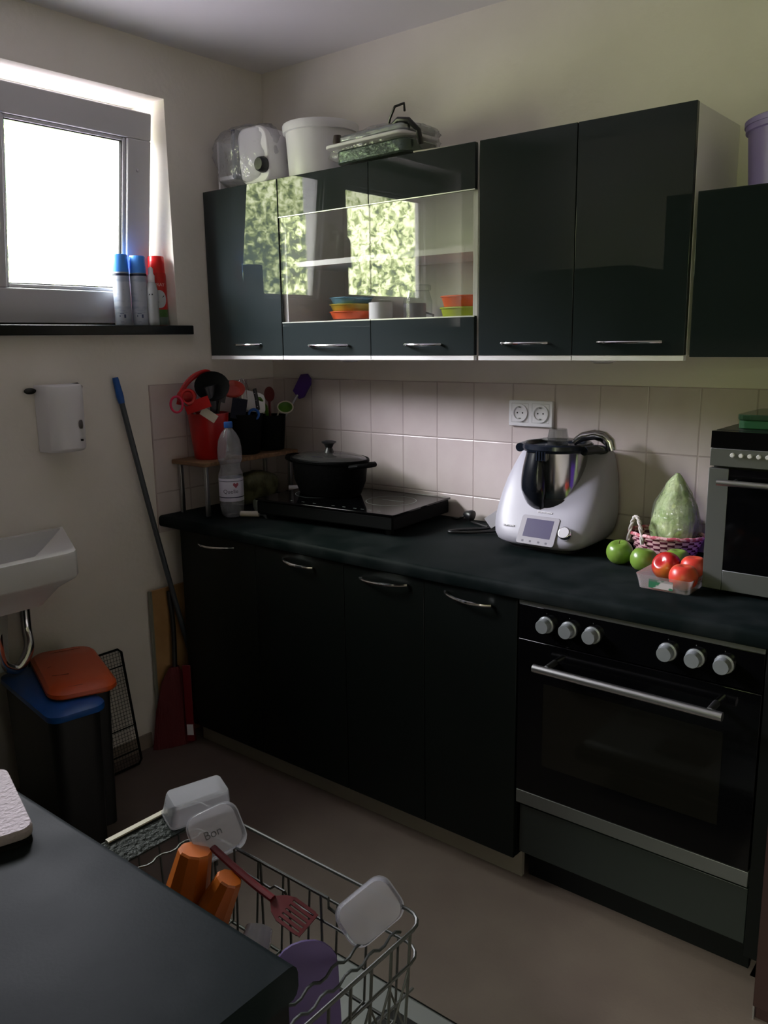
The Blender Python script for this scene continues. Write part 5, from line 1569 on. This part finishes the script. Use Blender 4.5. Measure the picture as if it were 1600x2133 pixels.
for k in range(6):
    y = -0.0245 + k * 0.0098
    bl.box(-0.012, 0.036, y - 0.003, y + 0.003, -0.0015, 0.0015)
bl.box(0.036, 0.042, -0.026, 0.026, -0.0015, 0.0015)
make('spoon_blade', bl, M_dred, sp, xf=SPB)
v2 = Vector((0.55, -0.62, 0.56)).normalized()
T3 = Matrix.Translation((1.872, -1.634, 0.712)) @ v2.to_track_quat('Z', 'Y').to_matrix().to_4x4() @ Matrix.Rotation(R(35), 4, 'Z')
dish('plastic_tub', open_tub(0.092, 0.066, 0.038, 0.020), M_clearbox, T3 @ Matrix.Rotation(R(180), 4, 'X'), 'cloudy rounded tub leaning at the right end of the basket', 'tub')
pv = Vector((0.80, -0.58, 0.15)).normalized()
T4 = Matrix.Translation((1.846, -1.734, 0.625)) @ pv.to_track_quat('Z', 'Y').to_matrix().to_4x4()
dish('purple_plate', MB().loft([rr_ring(0.086, 0.170, 0.040, 0), rr_ring(0.088, 0.172, 0.041, 0.002), rr_ring(0.086, 0.170, 0.040, 0.004)]), mat('dusty_purple', '#5f4f84', 0.45), T4, 'purple rounded plastic plate standing on edge beside the counter corner', 'plate')
dish('white_bowl', MB().lathe([(0.020, 0), (0.036, 0.010), (0.045, 0.028), (0.043, 0.028), (0.033, 0.012), (0.018, 0.003)], seg=36), M_enamel, euler_m((1.520, -1.760, 0.640), 150, 0, 0), 'white bowl just showing between the counter edge and the orange beakers', 'bowl')
dish('clear_cup', MB().lathe([(0.020, 0), (0.024, 0.045), (0.022, 0.045), (0.018, 0.003)], seg=28), M_clearbox, euler_m((1.705, -1.688, 0.640), 120, 0, 30), 'small cloudy cup beneath the red slotted spoon', 'cup')
gt = thing('flat_grater', (1.44, -1.69, 0.69), 'flat black grater with a white edge lying on the left side of the basket', 'grater', GD)
GT = euler_m((1.452, -1.690, 0.7065), 0, 12, 0)
make('grater_plate', MB().box(-0.012, 0.040, -0.085, 0.085, -0.002, 0.001), mat('dark_green_black', (0.010, 0.014, 0.012), 0.6, spec=0.15, bump=0.6, bscale=120), gt, xf=GT)
make('white_edge', MB().box(-0.018, -0.010, -0.070, 0.045, -0.002, 0.004), M_knifeh, gt, xf=GT)
lbk = thing('lower_dish_rack', (1.67, -1.75, 0.16), 'lower wire basket glimpsed beneath the pulled-out upper basket', 'dish rack')
lw = corner_loop(0.20, 1.43, 1.92, -2.05, -1.42)
make('rim_wire', MB().tube(lw, 0.003, 8, closed=True), M_wire, lbk)
make('floor_wire', MB().tube(corner_loop(0.160, 1.44, 1.91, -2.04, -1.43), 0.003, 8, closed=True), M_wire, lbk)
for i in range(9):
    x = 1.47 + i * 0.052
    make('cross_wire', MB().tube([(x, -1.422, 0.20), (x, -1.432, 0.16), (x, -2.04, 0.16)], 0.0018, 6), M_wire, lbk)
for x, y, lab_ in ((1.585, -1.470, 'steel spoon lying low under the basket, nearer the folded-down door edge'), (1.640, -1.530, 'steel spoon lying low under the basket, farther from the folded-down door edge')):
    k_ = MB().tube([(x, y, 0.1660), (x + 0.09, y - 0.02, 0.1660), (x + 0.13, y - 0.03, 0.1665)], [0.003, 0.005, 0.012], 10, flat=0.4)
    tag(make('spoon', k_, M_chrome), lab_, 'spoon', 'cutlery low in the dishwasher')

# folded cloth on the near counter
tw = thing('folded_cloth', (1.46, -1.97, H), 'folded white cloth on a dark mat at the left edge of the near counter', 'cloth')
TWX = Matrix.Translation((1.478, -1.972, H)) @ Matrix.Rotation(R(-17), 4, 'Z')
cl = MB()
rr = []
for i, (z, k) in enumerate(((0.0065, 0.985), (0.010, 1.0), (0.016, 1.0), (0.0195, 0.975))):
    ring = [Vector((u, v, z + 0.0014 * noise.noise(Vector((u * 30, v * 30, i)))) ) for u, v in rrect(0.190 * k, 0.120 * k, 0.018, 5)]
    rr.append(ring)
make('cloth', cl.loft(rr), mat('white_cotton', '#a2989c', 0.9, bump=0.4, bscale=160), tw, xf=TWX)
make('dark_mat', MB().prism(rrect(0.186, 0.126, 0.008, 3, 0.004, -0.006), lambda u, v, d: (u, v, d), 0.0004, 0.006), M_blackmatt, tw, xf=TWX)

# ------------------------------------------------------------------ opposite side, seen in the glossy doors
tc_ = thing('tall_fridge', (0.62, -2.24, 0), 'tall dark fridge on the opposite side, mirrored faintly in the glossy doors', 'fridge')
make('body', MB().box(0.32, 0.92, -2.50, -1.97, 0.001, 1.79), M_front, tc_, bevel=0.004)
make('door', MB().box(0.322, 0.918, -1.968, -1.92, 0.08, 1.785), M_front, tc_, bevel=0.006)
wc2 = thing('wall_cupboard', (1.4, -2.36, 1.45), 'dark wall cupboard on the opposite side, mirrored faintly in the glossy doors', 'cupboard')
make('carcass', MB().box(0.98, 1.98, -2.518, -2.22, 1.45, 2.10), M_white, wc2)
make('door', MB().box(0.982, 1.479, -2.219, -2.203, 1.45, 2.10), M_front, wc2)
make('door', MB().box(1.481, 1.978, -2.219, -2.203, 1.45, 2.10), M_front, wc2)
